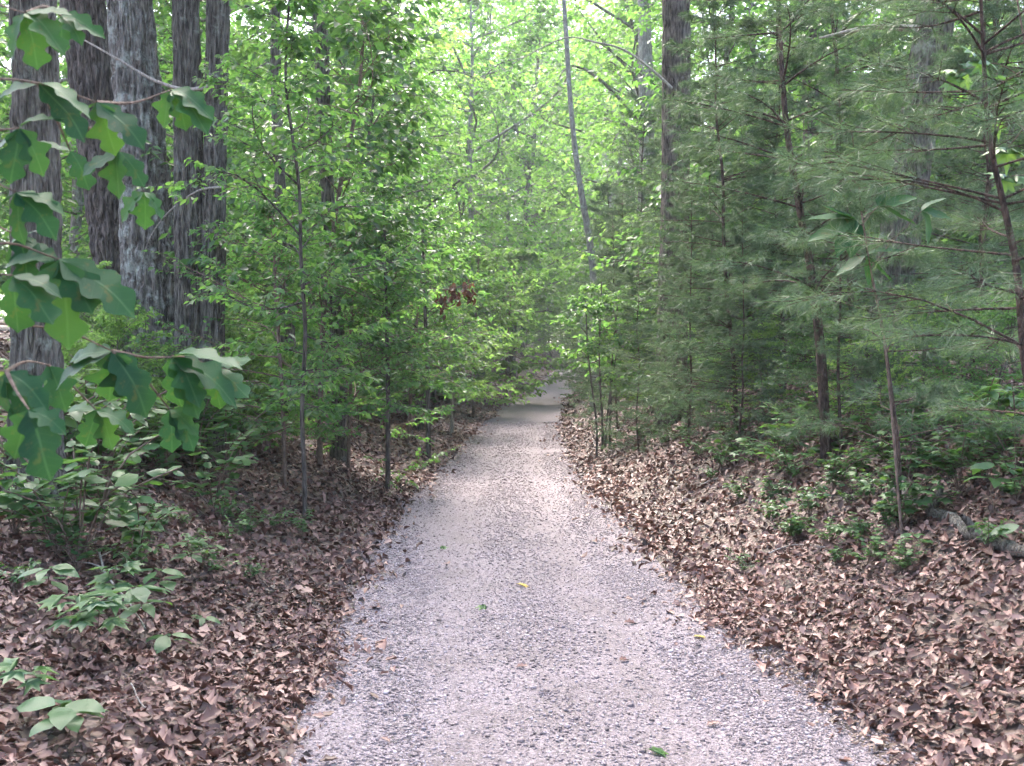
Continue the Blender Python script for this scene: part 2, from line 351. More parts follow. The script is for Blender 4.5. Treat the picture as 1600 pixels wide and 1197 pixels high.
# gravel on it
def stones():
    g = Geo()
    cube = np.array([[-1, -1, -1], [1, -1, -1], [1, 1, -1], [-1, 1, -1], [-1, -1, 1], [1, -1, 1], [1, 1, 1], [-1, 1, 1]], float) * .6
    cf = np.array([[0, 2, 1], [0, 3, 2], [4, 5, 6], [4, 6, 7], [0, 1, 5], [0, 5, 4], [1, 2, 6], [1, 6, 5], [2, 3, 7], [2, 7, 6], [3, 0, 4], [3, 4, 7]])
    octa = np.array([[1, 0, 0], [-1, 0, 0], [0, 1, 0], [0, -1, 0], [0, 0, .8], [0, 0, -.8]], float)
    of = np.array([[0, 2, 4], [2, 1, 4], [1, 3, 4], [3, 0, 4], [2, 0, 5], [1, 2, 5], [3, 1, 5], [0, 3, 5]])
    for y0, y1, n, lo, hi, (tv, tf), jit in ((3.1, 5.2, 40000, .0035, .0085, (octa, of), .28), (3.1, 6.5, 4500, .008, .013, (cube, cf), .25), (5.2, 8, 26000, .0045, .010, (octa, of), .28), (8, 14, 24000, .007, .0135, (octa, of), .25), (14, 30, 20000, .010, .019, (octa, of), .25)):
        y = RS.uniform(y0, y1, n); dd = RS.uniform(-1.4, 1.4, n); ad_ = np.abs(dd)
        keep = 1 - .66 * np.exp(-((ad_ - .45) / .24)**2) - .4 * np.exp(-(dd / .3)**2)
        keep = np.clip(keep, 0.03, 1) * np.clip(.6 + (y - 3) / 9, .6, 1)
        keep = keep * np.clip(-.35 + 2.4 * fbm(dd * 1.5 + 40, y * .8, 0, 21), .08, 1.2)
        k = RS.rand(n) < keep; y = y[k]; dd = dd[k]; n2 = len(y); x = xc(y) + dd
        s = RS.uniform(lo, hi, n2) * np.where(RS.rand(n2) < .05, 1.5, 1)
        z = np.where(np.abs(dd) < HW, road_z(x, y), np.maximum(road_z(x, y), ground(x, y))) + s * .25
        a = RS.uniform(0, 6.28, n2); t = RS.uniform(-.5, .5, n2)
        V = tv[None] * (1 + jit * RS.randn(n2, len(tv), 3)); V = V * np.array([1.15, .9, .65])
        ca, sa = np.cos(a)[:, None], np.sin(a)[:, None]; ct, st_ = np.cos(t)[:, None], np.sin(t)[:, None]
        X = V[..., 0] * ct - V[..., 2] * st_; Z = V[..., 0] * st_ + V[..., 2] * ct; Y = V[..., 1]
        V = np.stack([X * ca - Y * sa, X * sa + Y * ca, Z], -1) * s[:, None, None] + np.stack([x, y, z], -1)[:, None]
        Fa = (tf[None] + (np.arange(n2) * len(tv))[:, None, None]).reshape(-1, 3)
        g.add(V, Fa, np.repeat(np.clip(RS.normal(.5, .25, n2), 0, 1), len(tf)))
    return g
link("gravel", stones().mesh("gravel", M['stone']), label="crushed pale grey gravel lying loose on the road", cat="gravel", kind="stuff")

# ------------------------------------------------------------------ leaf litter
def segs_to_twigs(g, S, D, L, r, sides=3):
    n = len(S); ref = np.where(np.abs(D[:, 2:3]) > .8, np.array([[1., 0, 0]]), np.array([[0, 0, 1.]]))
    A = norm(np.cross(D, ref)); B = np.cross(D, A); th = np.arange(sides) * 2 * math.pi / sides
    c = (np.cos(th)[None, :, None] * A[:, None] + np.sin(th)[None, :, None] * B[:, None])
    r = np.broadcast_to(r, (n,)); E = S + D * L[:, None]
    V = np.stack([S[:, None] + c * r[:, None, None], E[:, None] + c * (r * .4)[:, None, None]], 1).reshape(n, -1, 3)
    f = np.array([[j, (j + 1) % sides, sides + (j + 1) % sides, sides + j] for j in range(sides)])
    g.add(V, (f[None] + (np.arange(n) * 2 * sides)[:, None, None]).reshape(-1, 4))

def slope_normal(x, y):
    e = .08; zx = (ground(x + e, y) - ground(x - e, y)) / (2 * e); zy = (ground(x, y + e) - ground(x, y - e)) / (2 * e)
    return norm(np.stack([-zx, -zy, np.ones_like(zx)], -1))
LIT_NEAR = [T_lobed(7, 2.5, .36, .45, b, .18, c, s) for s, (b, c) in enumerate([(.15, .2), (-.12, .2), (.25, -.15), (.05, .3), (.2, .1), (-.2, -.1)])]
LIT_MID = [T_oval(.32, .35, .2), T_oval(.27, -.3, -.12), T_oval(.36, .15, .3), T_oval(.22, .4, .25)]
LIT_FAR = [T_rhomb(.36, .2, .25), T_rhomb(.3, -.1, -.25)]
def litter_points(n, y0, y1, wid):
    y = RS.uniform(y0, y1, n); side = RS.choice([-1, 1], n)
    t = RS.uniform(0, 1, n)**1.15 * wid; e = HW + .07 + (fbm(y * 1.1, side * 5, 0, 31) - .5) * .3
    x = xc(y) + side * (e + t); ok = np.abs(x) < y * .56 + .8
    # a few stray onto the gravel
    st = RS.rand(n) < .035; x = np.where(st, xc(y) + side * (e - RS.exponential(.09, n)), x)
    return x[ok], y[ok]
def litter():
    g = Geo()
    for n, y0, y1, wid, Ts, lo, hi, up in ((17000, 3.0, 7.0, 3.0, LIT_NEAR, .03, .08, .025), (26000, 3.0, 8.0, 4.0, LIT_MID, .018, .055, .025), (26000, 7.0, 14., 6.5, LIT_MID, .045, .10, .03), (34000, 13., 26., 10., LIT_FAR, .06, .12, .03), (26000, 25., 62., 13., LIT_FAR, .10, .17, .03), (8000, 55., 100., 16., LIT_FAR, .15, .25, .04)):
        x, y = litter_points(n, y0, y1, wid); n2 = len(x)
        dd = np.abs(x - xc(y)); z = np.where(dd < HW + .1, np.maximum(road_z(x, y), ground(x, y)), ground(x, y)) + RS.exponential(up * .5, n2) + .006
        nr = norm(slope_normal(x, y) + RS.randn(n2, 3) * np.array([.4, .4, .1])); az = RS.uniform(0, 6.28, n2)
        ax = np.stack([np.cos(az), np.sin(az), np.zeros(n2)], -1); ax = norm(ax - nr * (ax * nr).sum(-1, keepdims=True))
        L = RS.uniform(lo, hi, n2); v = np.clip(RS.beta(1.25, 1.7, n2) * .95 + (fbm(x * .6, y * .6, 0, 44) - .5) * .5, 0, 1)
        idx = RS.randint(0, len(Ts), n2)
        for q, T in enumerate(Ts):
            k = idx == q
            if k.any(): scatter(g, T, np.stack([x, y, z], -1)[k] - ax[k] * L[k, None] * .5, ax[k], nr[k], L[k], v[k])
    n = 700; x, y = litter_points(n, 3.0, 12, 3.5); n = len(x); az = RS.uniform(0, 6.28, n); D = norm(np.stack([np.cos(az), np.sin(az), RS.uniform(-.1, .25, n)], -1))
    segs_to_twigs(g, np.stack([x, y, ground(x, y) + .025], -1), D, RS.uniform(.08, .35, n), RS.uniform(.0015, .004, n)); g.A[-1] = RS.uniform(.2, .9, len(g.F[-1]))
    return g
link("leaf_litter", litter().mesh("leaf_litter", M['litter']), label="brown dead leaf litter covering both banks of the road", cat="leaf litter", kind="stuff")

# the largest dead leaves close by lie singly on top of it
big = []
for q in range(6):
    gg = Geo(); T = T_lobed(13, 3.5, .36, .5, [.25, -.2, .35, .1, .3, -.3][q], .15, [.25, .3, -.2, .4, .1, -.2][q], q + 20)
    gg.add(T[0] - np.array([.5, 0, 0]), T[1], np.clip(.30 + .10 * q, 0, 1)); big.append(gg.mesh("fallen_leaf", M['litter'], True))
from mathutils import Matrix, Vector
def basis(pos, ax, nr, L):
    ax = Vector(ax).normalized(); nr = Vector(nr); sd = nr.cross(ax).normalized(); nr = ax.cross(sd)
    m = Matrix((ax * L, sd * L, nr * L)).transposed().to_4x4(); m.translation = Vector(pos); return m
x, y = litter_points(900, 3.1, 7.2, 2.6)
for i in range(min(280, len(x))):
    xx, yy = x[i], y[i]; z = max(float(ground(xx, yy)), float(road_z(xx, yy)) if abs(xx - xc(yy)) < HW + .1 else -9) + .03
    az = RS.uniform(0, 6.28); nr = norm(slope_normal(np.array([xx]), np.array([yy]))[0] + RS.randn(3) * .3)
    o = link("fallen_leaf", big[RS.randint(6)], label="large dry brown fallen leaf lying on the leaf litter beside the road", cat="leaf", group="dead leaves on the road banks")
    o.matrix_world = basis((xx, yy, z), (math.cos(az), math.sin(az), 0), nr, RS.uniform(.085, .15))

# ------------------------------------------------------------------ trunks
def bark_trunk(path, radii, sides=120, rows=220, ridge=.09, seed=0, rib=9., flare=True):
    path = np.asarray(path, float); s = np.r_[0, np.cumsum(np.linalg.norm(np.diff(path, axis=0), axis=1))]
    c = bez(path, rows); rr = np.interp(np.linspace(0, len(path) - 1, rows), np.arange(len(path)), radii)
    L = s[-1] * np.linspace(0, 1, rows)
    if flare: rr = rr * (1 + .55 * np.exp(-L / .22) + .12 * np.exp(-L / .9))
    th = np.arange(sides) * 2 * math.pi / sides
    ct, st_ = np.cos(th)[None], np.sin(th)[None]; Lc = L[:, None]; R0 = float(np.mean(radii))
    wob = (noise3(ct * 1.2 + 7, st_ * 1.2, Lc * .5, seed) - .5) * .16 + (noise3(ct * .8, st_ * .8 + 3, Lc * .15, seed + 1) - .5) * .14
    q = rib; wv = (noise3(ct * 2, st_ * 2, Lc * 2.2, seed + 5) - .5) * .5
    n1 = noise3(ct * q * .62 + wv, st_ * q * .62 + wv, Lc * 3.4, seed + 2); rd = 1 - np.abs(2 * n1 - 1)
    n2 = noise3(ct * q * 1.3 + wv, st_ * q * 1.3, Lc * 9, seed + 3)
    r = rr[:, None] * (1 + wob + ridge * 1.5 * (.5 - 1.7 * rd**3) + ridge * 1.0 * (n2 - .5))
    if flare: r = r * (1 + .22 * np.exp(-Lc / .3) * np.cos(th * 5 + seed)[None])
    T = norm(np.gradient(c, axis=0)); A = norm(np.cross(T, [0, 1., 0])); B = np.cross(T, A)
    V = c[:, None] + r[..., None] * (ct[..., None] * A[:, None] + st_[..., None] * B[:, None])
    i = np.arange(rows - 1)[:, None] * sides; j = np.arange(sides)[None]; k = (np.arange(sides) + 1)[None] % sides
    return V.reshape(-1, 3), np.stack([i + j, i + k, i + sides + k, i + sides + j], -1).reshape(-1, 4)

def spray(rs, gw, gl, base_fn, H0, H1, nlimb, Lmax, leafL, ntw, nsub, nlf, T, droop=.12, prof=None, elev=(.1, .6), limb_r=.02, flat=.3, tw_len=.34, azr=None, vmid=.5, vsd=.2):
    """limbs, twigs and leaves from H0 to H1 along a trunk given by base_fn(h)"""
    S = []; D = []; LL = []; RR = []
    for i in range(nlimb):
        s = (i + rs.rand()) / nlimb; h = H0 + (H1 - H0) * s; b = base_fn(h)
        az = rs.uniform(*azr) if azr else i * 2.4 + rs.uniform(-.5, .5)
        Lb = Lmax * (prof(s) if prof else math.sin(math.pi * (.18 + .77 * s))**.7) * rs.uniform(.5, 1.2)
        el = elev[0] + (elev[1] - elev[0]) * s + rs.uniform(-.25, .3)
        dv = np.array([math.cos(az) * math.cos(el), math.sin(az) * math.cos(el), math.sin(el)])
        f = np.linspace(0, 1, 7)[:, None]; wig = rs.randn(1, 3) * .13 * Lb
        path = b + dv * Lb * f + np.array([0, 0, -droop * Lb]) * f**2 + wig * np.sin(f * 3.1)
        gw.add(*tube(path, limb_r * (Lb / Lmax) * np.linspace(1, .2, 7) + .003, 5))
        ff = .18 + .82 * (np.arange(ntw) + rs.rand(ntw)) / ntw; fi = ff * 6; ii = np.minimum(fi.astype(int), 5)
        st = path[ii] + (path[ii + 1] - path[ii]) * (fi - ii)[:, None]; tg = norm(path[ii + 1] - path[ii])
        sd = np.where(np.arange(ntw) % 2, 1, -1) * rs.uniform(.5, 1.1, ntw); sd[-1] = 0
        a0 = np.arctan2(tg[:, 1], tg[:, 0]) + sd
        dd = np.stack([np.cos(a0), np.sin(a0), tg[:, 2] * .5 + rs.randn(ntw) * (flat * .5 + .12)], -1); dd = norm(dd)
        ln = Lb * (tw_len * (1.15 - .7 * ff)) * rs.uniform(.6, 1.25, ntw) + leafL * 1.5
        S.append(st); D.append(dd); LL.append(ln); RR.append(np.full(ntw, .004 + .0012 * Lb))
    S = np.concatenate(S); D = np.concatenate(D); LL = np.concatenate(LL); RR = np.concatenate(RR)
    if nsub:
        n = len(S); fs = np.tile(np.linspace(.3, .85, nsub), n) + rs.uniform(-.1, .1, n * nsub)
        S2 = np.repeat(S, nsub, 0) + np.repeat(D, nsub, 0) * (np.repeat(LL, nsub) * fs)[:, None]
        a = np.arctan2(D[:, 1], D[:, 0]); a = np.repeat(a, nsub) + np.tile(np.where(np.arange(nsub) % 2, 1, -1), n) * rs.uniform(.5, 1.0, n * nsub)
        D2 = norm(np.stack([np.cos(a), np.sin(a), np.repeat(D[:, 2], nsub) + rs.randn(n * nsub) * flat * .5], -1))
        L2 = np.repeat(LL, nsub) * rs.uniform(.3, .6, n * nsub)
        S = np.vstack([S, S2]); D = np.vstack([D, D2]); LL = np.r_[LL, L2]; RR = np.r_[RR, np.repeat(RR, nsub) * .6]
    segs_to_twigs(gw, S, D, LL, RR)
    n = len(S); f = np.tile((np.arange(nlf) + .7) / nlf, n) + rs.uniform(-.08, .08, n * nlf)
    Dr = np.repeat(D, nlf, 0); pos = np.repeat(S, nlf, 0) + Dr * (np.repeat(LL, nlf) * f)[:, None]
    side = np.tile(np.where(np.arange(nlf) % 2, 1, -1), n) * rs.uniform(.4, 1.2, n * nlf)
    a = np.arctan2(Dr[:, 1], Dr[:, 0]) + side; m = len(pos)
    ax = np.stack([np.cos(a), np.sin(a), -.42 + rs.randn(m) * .4], -1)
    nr = np.array([0, 0, 1.]) + rs.randn(m, 3) * flat * 1.9
    clump = np.repeat(rs.randn(n) * .2, nlf)
    Ts = T if isinstance(T, list) else [T]; pick = rs.randint(0, len(Ts), m)
    Lf = leafL * rs.uniform(.45, 1.35, m); vv = np.clip(vmid + rs.randn(m) * vsd + clump, 0, 1)
    for q, tt in enumerate(Ts):
        k = pick == q
        if k.any(): scatter(gl, tt, pos[k], ax[k], nr[k], Lf[k], vv[k])

def wobble_path(rs, H, amp=.15, n=9, lean=(0, 0)):
    t = np.linspace(0, 1, n); w_ = np.cumsum(rs.randn(n, 2) * amp * .4, 0); w_ -= w_[0]
    return np.c_[w_[:, 0] + lean[0] * t * H, w_[:, 1] + lean[1] * t * H, t * H]
def path_fn(p):
    z = p[:, 2]; return lambda h: np.array([np.interp(h, z, p[:, 0]), np.interp(h, z, p[:, 1]), h])

def make_tree(seed, H, r, H0, nlimb, Lmax, leafL, ntw, nsub, nlf, T, leafm, barkm, prof=None, droop=.12, elev=(.1, .7), amp=.15, flat=.3, lean=(0, 0), sides=9, vmid=.5, limb_r=None):
    rs = np.random.RandomState(seed); gw = Geo(); gl = Geo(); p = wobble_path(rs, H, amp, 9, lean); p[0, 2] = -.25
    rr = r * (1 - .85 * np.linspace(0, 1, 9)**1.1); c = bez(p, 26); rc = np.interp(np.linspace(0, 8, 26), np.arange(9), rr); rc[:2] *= 1.25
    gw.add(*tube(c, rc, sides))
    spray(rs, gw, gl, path_fn(p), H0, H * .98, nlimb, Lmax, leafL, ntw, nsub, nlf, T, droop, prof, elev, limb_r or max(.012, r * .35), flat, vmid=vmid)
    return gw.mesh("trunk", M[barkm], True), gl.mesh("crown", M[leafm])

R2 = T_rhomb(.30, .07, .12); R2b = T_rhomb(.36, -.05, .2); R2n = T_rhomb(.2, .05, .1)
OV = [T_oval(.28, .2, .06), T_oval(.32, .12, -.04)]
PALM = [T_palm(1), T_palm(2)]

# ---- the tall forest trees: a few kinds, each copied as individuals
round_prof = lambda s: (.3 + .7 * math.sin(math.pi * min(1, .2 + .8 * s)))
KINDS = [
    make_tree(1, 14, .14, 1.8, 42, 4.2, .17, 13, 3, 6, [R2, R2b], 'leaf_light', 'bark_grey', round_prof, .16, (.25, .8), .3, .4),
    make_tree(2, 17, .18, 3.0, 40, 4.6, .18, 13, 3, 6, [R2, R2b], 'leaf_light', 'bark_lichen', round_prof, .16, (.2, .8), .3, .4),
    make_tree(3, 12, .10, 1.4, 40, 3.6, .15, 13, 3, 6, [R2], 'leaf_mid', 'bark_dark', round_prof, .16, (.2, .8), .3, .4),
    make_tree(4, 16, .16, 3.5, 38, 4.6, .18, 13, 3, 6, [R2, R2b], 'leaf_mid', 'bark_pale', round_prof, .16, (.2, .8), .3, .4),
]
UNDER = [
    make_tree(11, 4.8, .045, .5, 30, 2.3, .125, 11, 2, 7, [R2, R2n], 'leaf_light', 'bark_grey', round_prof, .12, (.2, .8), .25, .35),
    make_tree(12, 4.0, .035, .3, 28, 2.0, .105, 11, 2, 7, [R2n, R2], 'leaf_mid', 'bark_dark', round_prof, .12, (.2, .8), .25, .35),
    make_tree(13, 5.5, .045, .5, 30, 2.5, .14, 11, 2, 7, [R2, R2b], 'leaf_dark', 'bark_grey', round_prof, .2, (.1, .7), .25, .3),
]
def instance(kind, name, loc, rz, s, label, cat, group=None, tilt=(0, 0)):
    e = link(name, None, None, loc, label, cat, group); e.empty_display_size = .3
    e.rotation_euler = (tilt[0], tilt[1], rz); e.scale = (s, s, s)
    link("trunk", kind[0], e); link("crown", kind[1], e, kind="stuff"); return e

FL = ["tall slim tree with yellow-green crown and grey trunk in the wood behind", "tall tree with yellow-green crown and lichen-flecked trunk in the wood behind",
      "slender tree with mid-green crown and dark thin trunk in the wood behind", "tall tree with mid-green crown and pale smooth trunk in the wood behind"]
FG = ["grey yellow-green forest trees", "lichen-flecked forest trees", "dark slender forest trees", "pale-barked forest trees"]
rs = np.random.RandomState(5); placed = []
def try_place(y0, y1, dmin, dmax, sep, side):
    for _ in range(60):
        y = rs.uniform(y0, y1); dd = side * (dmin + (dmax - dmin) * rs.rand()); x = float(xc(y)) + dd
        if abs(x) > .56 * y + 5: continue
        if all((x - a)**2 + (y - b)**2 > sep**2 for a, b in placed):
            placed.append((x, y)); return x, y
    return None
for y0, y1, n, sep, dmin, dmax in ((17, 32, 9, 2.8, 4.8, 15), (32, 52, 20, 3.2, 3.8, 24), (52, 75, 26, 3.4, 3.0, 34), (75, 112, 40, 3.4, 2.5, 55)):
    for i in range(n):
        p = try_place(y0, y1, dmin, dmax, sep, -1 if i % 2 else 1)
        if p is None: continue
        k = [0, 1, 2, 0, 3, 1, 2][rs.randint(7)]
        instance(KINDS[k], "forest_tree", (p[0], p[1], float(ground(*p))), rs.uniform(0, 6.28), rs.uniform(.8, 1.2), FL[k], "tree", FG[k], (rs.uniform(-.04, .04), rs.uniform(-.04, .04)))
for px, y, k, s_ in ((800, 60, 0, 1.55), (962, 70, 1, 1.5), (850, 97, 1, 1.9), (745, 46, 3, 1.25), (985, 48, 0, 1.3), (815, 84, 0, 1.8), (900, 104, 0, 2.0), (780, 72, 1, 1.6), (850, 112, 1, 2.1), (940, 90, 1, 1.8), (640, 37, 0, 1.05), (1005, 40, 1, 1.1), (590, 27, 2, .95), (700, 52, 0, 1.1)):
    x = (px - 800) / F * y; placed.append((x, y)); instance(KINDS[k], "forest_tree", (x, y, float(ground(x, y))), px * .37, s_, FL[k], "tree", FG[k])
for x, y, l in ((-4.6, -1.5, "unseen tall pale tree on the left bank added to shade the foreground"), (5.0, -.5, "unseen tall pale tree on the right bank added to shade the foreground")):
    instance(KINDS[3], "forest_tree", (x, y, float(ground(x, y))), x, 1.1, l, "tree")  # out of view beside the camera, added so their crowns shade the near road
UL = ["small understory tree with flat sprays of yellow-green leaves beneath the forest", "small-leaved understory tree with green sprays beneath the forest", "dark leafy understory tree with drooping layered sprays beneath the forest"]
for y0, y1, n, sep, dmin, dmax in ((15, 30, 22, 1.5, 3.0, 12), (30, 50, 34, 1.6, 3.0, 18), (50, 80, 34, 1.8, 2.6, 26)):
    for i in range(n):
        p = try_place(y0, y1, dmin, dmax, sep, -1 if i % 2 else 1)
        if p is None: continue
        k = rs.randint(3)
        instance(UNDER[k], "understory_tree", (p[0], p[1], float(ground(*p))), rs.uniform(0, 6.28), rs.uniform(.75, 1.25), UL[k], "tree", ["yellow-green understory trees", "small-leaved understory trees", "dark understory trees"][k])

for px, y, k, s_ in ((1130, 24, 0, 1.1), (1200, 20, 0, 1.0), (1290, 21, 0, 1.2), (1370, 19, 0, 1.1), (1440, 22, 0, 1.3), (1540, 18, 1, 1.2), (1090, 30, 0, 1.4), (1250, 28, 0, 1.5), (1400, 30, 0, 1.6), (1570, 26, 0, 1.5)):
    x = (px - 800) / F * y; instance(UNDER[k], "understory_tree", (x, y, float(ground(x, y))), px * .7, s_, UL[k], "tree", ["yellow-green understory trees", "small-leaved understory trees"][k])
for dd, y, k, s_ in ((-3.4, 24, 1, .8), (-3.3, 29, 0, .9), (-3.2, 34, 2, 1.0), (-3.3, 39, 0, 1.1), (-3.6, 45, 2, 1.1), (-4.4, 52, 0, 1.2), (-5.2, 60, 0, 1.3), (-5.5, 69, 0, 1.3), (-5.5, 27, 0, 1.0), (-5.8, 35, 0, 1.2), (-6., 43, 1, 1.3), (-7, 52, 0, 1.4), (3.8, 36, 0, 1.0), (3.6, 45, 0, 1.2), (4.8, 54, 0, 1.2), (5.2, 64, 0, 1.3), (5.5, 76, 0, 1.4), (6, 40, 0, 1.3), (-4, 80, 0, 1.4), (-7, 88, 0, 1.6), (-10, 72, 0, 1.5), (-3.4, 90, 0, 1.9), (-4.6, 97, 0, 2.2), (-2.8, 104, 0, 2.2), (-6.5, 110, 0, 2.4)):
    x = float(xc(y)) + dd; instance(UNDER[k], "understory_tree", (x, y, float(ground(x, y))), y * 1.3, s_, UL[k], "tree", ["yellow-green understory trees", "small-leaved understory trees", "dark understory trees"][k])
# ---- the far wood that closes the view
def far_wood():
    g = Geo(); n = 150000; y = RS.uniform(112, 165, n); x = RS.uniform(-1, 1, n) * (y * np.where(RS.rand(n) < .35, .18, .62)); z = ground(x, y) + RS.rand(n)**.9 * 46 * (.75 + .5 * fbm(x * .08, y * .08, 0, 77))
    k = fbm(x * .2, y * .2, z * .2, 61) > .42; x, y, z = x[k], y[k], z[k]; n = len(x)
    scatter(g, R2b, np.stack([x, y, z], -1), RS.randn(n, 3) * [1, 1, .5], np.array([0, 0, 1.]) + RS.randn(n, 3) * .9, RS.uniform(.4, .75, n), np.clip(RS.normal(.55, .25, n), 0, 1))
    return g
link("distant_wood", far_wood().mesh("distant_wood", M['leaf_light']), label="distant mass of pale green woodland closing the view", cat="woodland", kind="stuff")

# ---- the big trunks one can tell apart
CANOPY = []
for sd_, lm in ((41, 'leaf_mid'), (42, 'leaf_light')):
    r_ = np.random.RandomState(sd_); gw = Geo(); gl = Geo(); pth = wobble_path(r_, 9, .3, 9); gw.add(*tube(pth, np.linspace(.2, .04, 9), 8))
    spray(r_, gw, gl, path_fn(pth), .6, 8.8, 22, 5.0, .18, 11, 3, 6, [R2, R2b], .1, round_prof, (.15, .8), .07, .5)
    CANOPY.append((gw, gl, lm))
def big_tree(name, label, pts, depth, widths, barkm, crown=None, top=9.0, seed=0, ridge=.09, rib=9., sides=120, rows=220, extra=None, dy=0., stem_only=False):
    """pts: centre-line pixels from the base upwards; depth in metres; widths in pixels"""
    Q = [P(px, py, depth) for px, py in pts]
    b = np.array(Q[0]); b[2] = float(ground(b[0], b[1])) - .12
    root = link(name, None, None, (b[0], b[1], b[2] + .12), label, "tree") if extra is None else extra
    o = np.array(root.location)
    pth = [b - o] + [q - o for q in Q]; pth = [p for i, p in enumerate(pth) if i == 0 or p[2] > pth[0][2] + .15]
    rr = [widths[0] * depth / F / 2] + [w_ * depth / F / 2 for w_ in widths][len(Q) - (len(pth) - 1):]
    top = max(top, pth[-1][2] + 2.5); u = norm(pth[-1] - pth[-2]); pth.append(pth[-1] + u * (top - pth[-1][2]) / max(u[2], .5)); rr.append(rr[-1] * .7)
    g = Geo(); g.add(*bark_trunk(pth, rr, sides, rows, ridge, seed, rib)); link("trunk", g.mesh("trunk", M[barkm], True), root)
    if crown is not None:
        gw, gl, lm = CANOPY[crown]
        if not hasattr(gw, 'me'):
            gw.me = gw.mesh("limb", M['bark_grey'], True); gl.me = gl.mesh("crown", M[lm])
        for nm, me in (("limb", gw.me), ("crown", gl.me)):
            c = link(nm, me, root, pth[-1] - np.array([0, 0, .6]), kind="stuff" if nm == "crown" else None); c.rotation_euler = (0, 0, seed * 1.7); c.scale = [max(.45, min(1.1, rr[-1] / .19))] * 3
    return root, pth
big_tree("oak_tree", "rough grey trunk standing on the left bank behind the big oak leaves", [(55, 830), (57, 640), (56, 300), (51, 0)], 7.2, [88, 76, 68, 66], 'bark_grey', 0, 7.5, 1)
big_tree("oak_tree", "leaning dark trunk half hidden behind the lichen-covered trunk", [(186, 640), (178, 440), (158, 250), (130, 0)], 13.5, [58, 54, 58, 66], 'bark_dark', 1, 9, 2)
big_tree("oak_tree", "thick lichen-covered pale grey trunk on the left bank", [(246, 660), (236, 450), (222, 250), (203, 0)], 12, [92, 84, 75, 66], 'bark_lichen', 0, 9, 3, .1, 11)
rt_, _ = big_tree("oak_tree", "twin-stemmed dark grey tree with two trunks joined at the base", [(300, 660), (296, 520), (294, 250), (290, 0)], 11.5, [50, 44, 42, 40], 'bark_grey', 0, 9, 4, .1, 13)
big_tree("oak_tree", "", [(328, 660), (331, 520), (336, 250), (341, 0)], 11.5, [44, 37, 33, 33], 'bark_grey', 1, 10, 5, .1, 12, extra=rt_)
big_tree("oak_tree", "thick knotty trunk among the pines on the right bank", [(1048, 660), (1050, 500), (1056, 270), (1057, 0)], 17, [52, 46, 44, 42], 'bark_dark', 1, 10, 6, .08, 9, 48, 160)
big_tree("oak_tree", "large leaning grey trunk behind pine boughs on the right", [(1362, 660), (1385, 520), (1418, 300), (1466, 0)], 10.5, [70, 60, 58, 56], 'bark_grey', 0, 9, 7, .09, 10, 60, 200)
big_tree("young_tree", "thin pale grey leaning trunk on the right of the road bend", [(930, 520), (924, 400), (903, 270), (892, 170), (885, 60)], 30, [13, 11, 9, 8, 7], 'bark_pale', 1, 11, 8, .05, 6, 24, 80)
big_tree("young_tree", "slim straight grey trunk rising from the leafy left bank", [(455, 660), (448, 500), (438, 300), (432, 150), (430, 0)], 15, [26, 22, 17, 16, 15], 'bark_grey', 1, 8, 9, .07, 8, 30, 110)
big_tree("young_tree", "short stout trunk on the left bank wrapped in small leaves", [(530, 705), (531, 600), (522, 450), (510, 250), (500, 0)], 14, [30, 24, 20, 20, 24], 'bark_grey', 1, 8, 10, .07, 8, 30, 110)
big_tree("young_tree", "faint pale grey trunk high behind the right pines", [(1010, 600), (1012, 300), (1008, 60), (1006, 0)], 34, [30, 26, 22, 20], 'bark_pale', 0, 13, 12, .05, 6, 24, 80)
big_tree("young_tree", "dull grey trunk in the shade of the right pines", [(1268, 650), (1270, 430), (1268, 250), (1264, 60), (1262, 0)], 19, [30, 28, 26, 24, 24], 'bark_dark', 0, 10, 13, .07, 8, 30, 100)

# slim saplings on the left bank
def sapling(label, pts, depth, wpx, barkm='bark_twig', crown=None, name="sapling"):
    Q = [P(px, py, depth) for px, py in pts]; b = np.array(Q[0]); b[2] = float(ground(b[0], b[1]))
    root = link(name, None, None, b, label, "sapling"); pth = np.array([[0, 0, -.1]] + [q - b for q in Q if q[2] > b[2] + .1])
    g = Geo(); n = 30; g.add(*tube(bez(pth, n), np.linspace(1, .45, n) * wpx * depth / F / 2, 8)); gl = Geo()
    if crown:
        r_ = np.random.RandomState(crown.pop('seed')); lm = crown.pop('leaf')
        pp = bez(pth, n); spray(r_, g, gl, path_fn(pp), crown.pop('h0'), pp[-1][2] * .99, **crown)
        link("crown", gl.mesh("crown", M[lm]), root, kind="stuff")
    link("trunk", g.mesh("trunk", M[barkm], True), root); return root
sm = lambda seed, h0, n=16, L=1.0, lf=.05, leaf='leaf_mid', **k: dict(seed=seed, h0=h0, nlimb=n + 8, Lmax=L * 1.15, leafL=lf * 1.45, ntw=9, nsub=2, nlf=7, T=[R2, R2n], leaf=leaf, limb_r=.008, flat=.32, elev=(.1, .8), prof=round_prof, **k)
sapling("pale crooked sapling nearest the road on the left bank", [(476, 753), (472, 640), (477, 520), (470, 400), (468, 300), (455, 200), (446, 120), (452, 0)], 9.6, 8, 'bark_dark', sm(1, 1.0, 20, 1.0, .055))
sapling("thin dark sapling with a bare straight stem beside the stump", [(606, 712), (606, 600), (604, 500), (600, 330)], 13, 9, 'bark_dark', sm(2, 1.0, 16, 1.1, .055))
sapling("thin dark sapling right of the broken stump", [(669, 665), (668, 580), (664, 480), (660, 350)], 17.5, 9, 'bark_dark', sm(3, 1.2, 16, 1.3, .06, 'leaf_mid'))
sapling("pale pencil-thin sapling by the road edge", [(706, 638), (706, 570), (703, 480)], 24, 6, 'bark_dead', sm(4, .9, 14, 1.3, .08, 'leaf_light'))
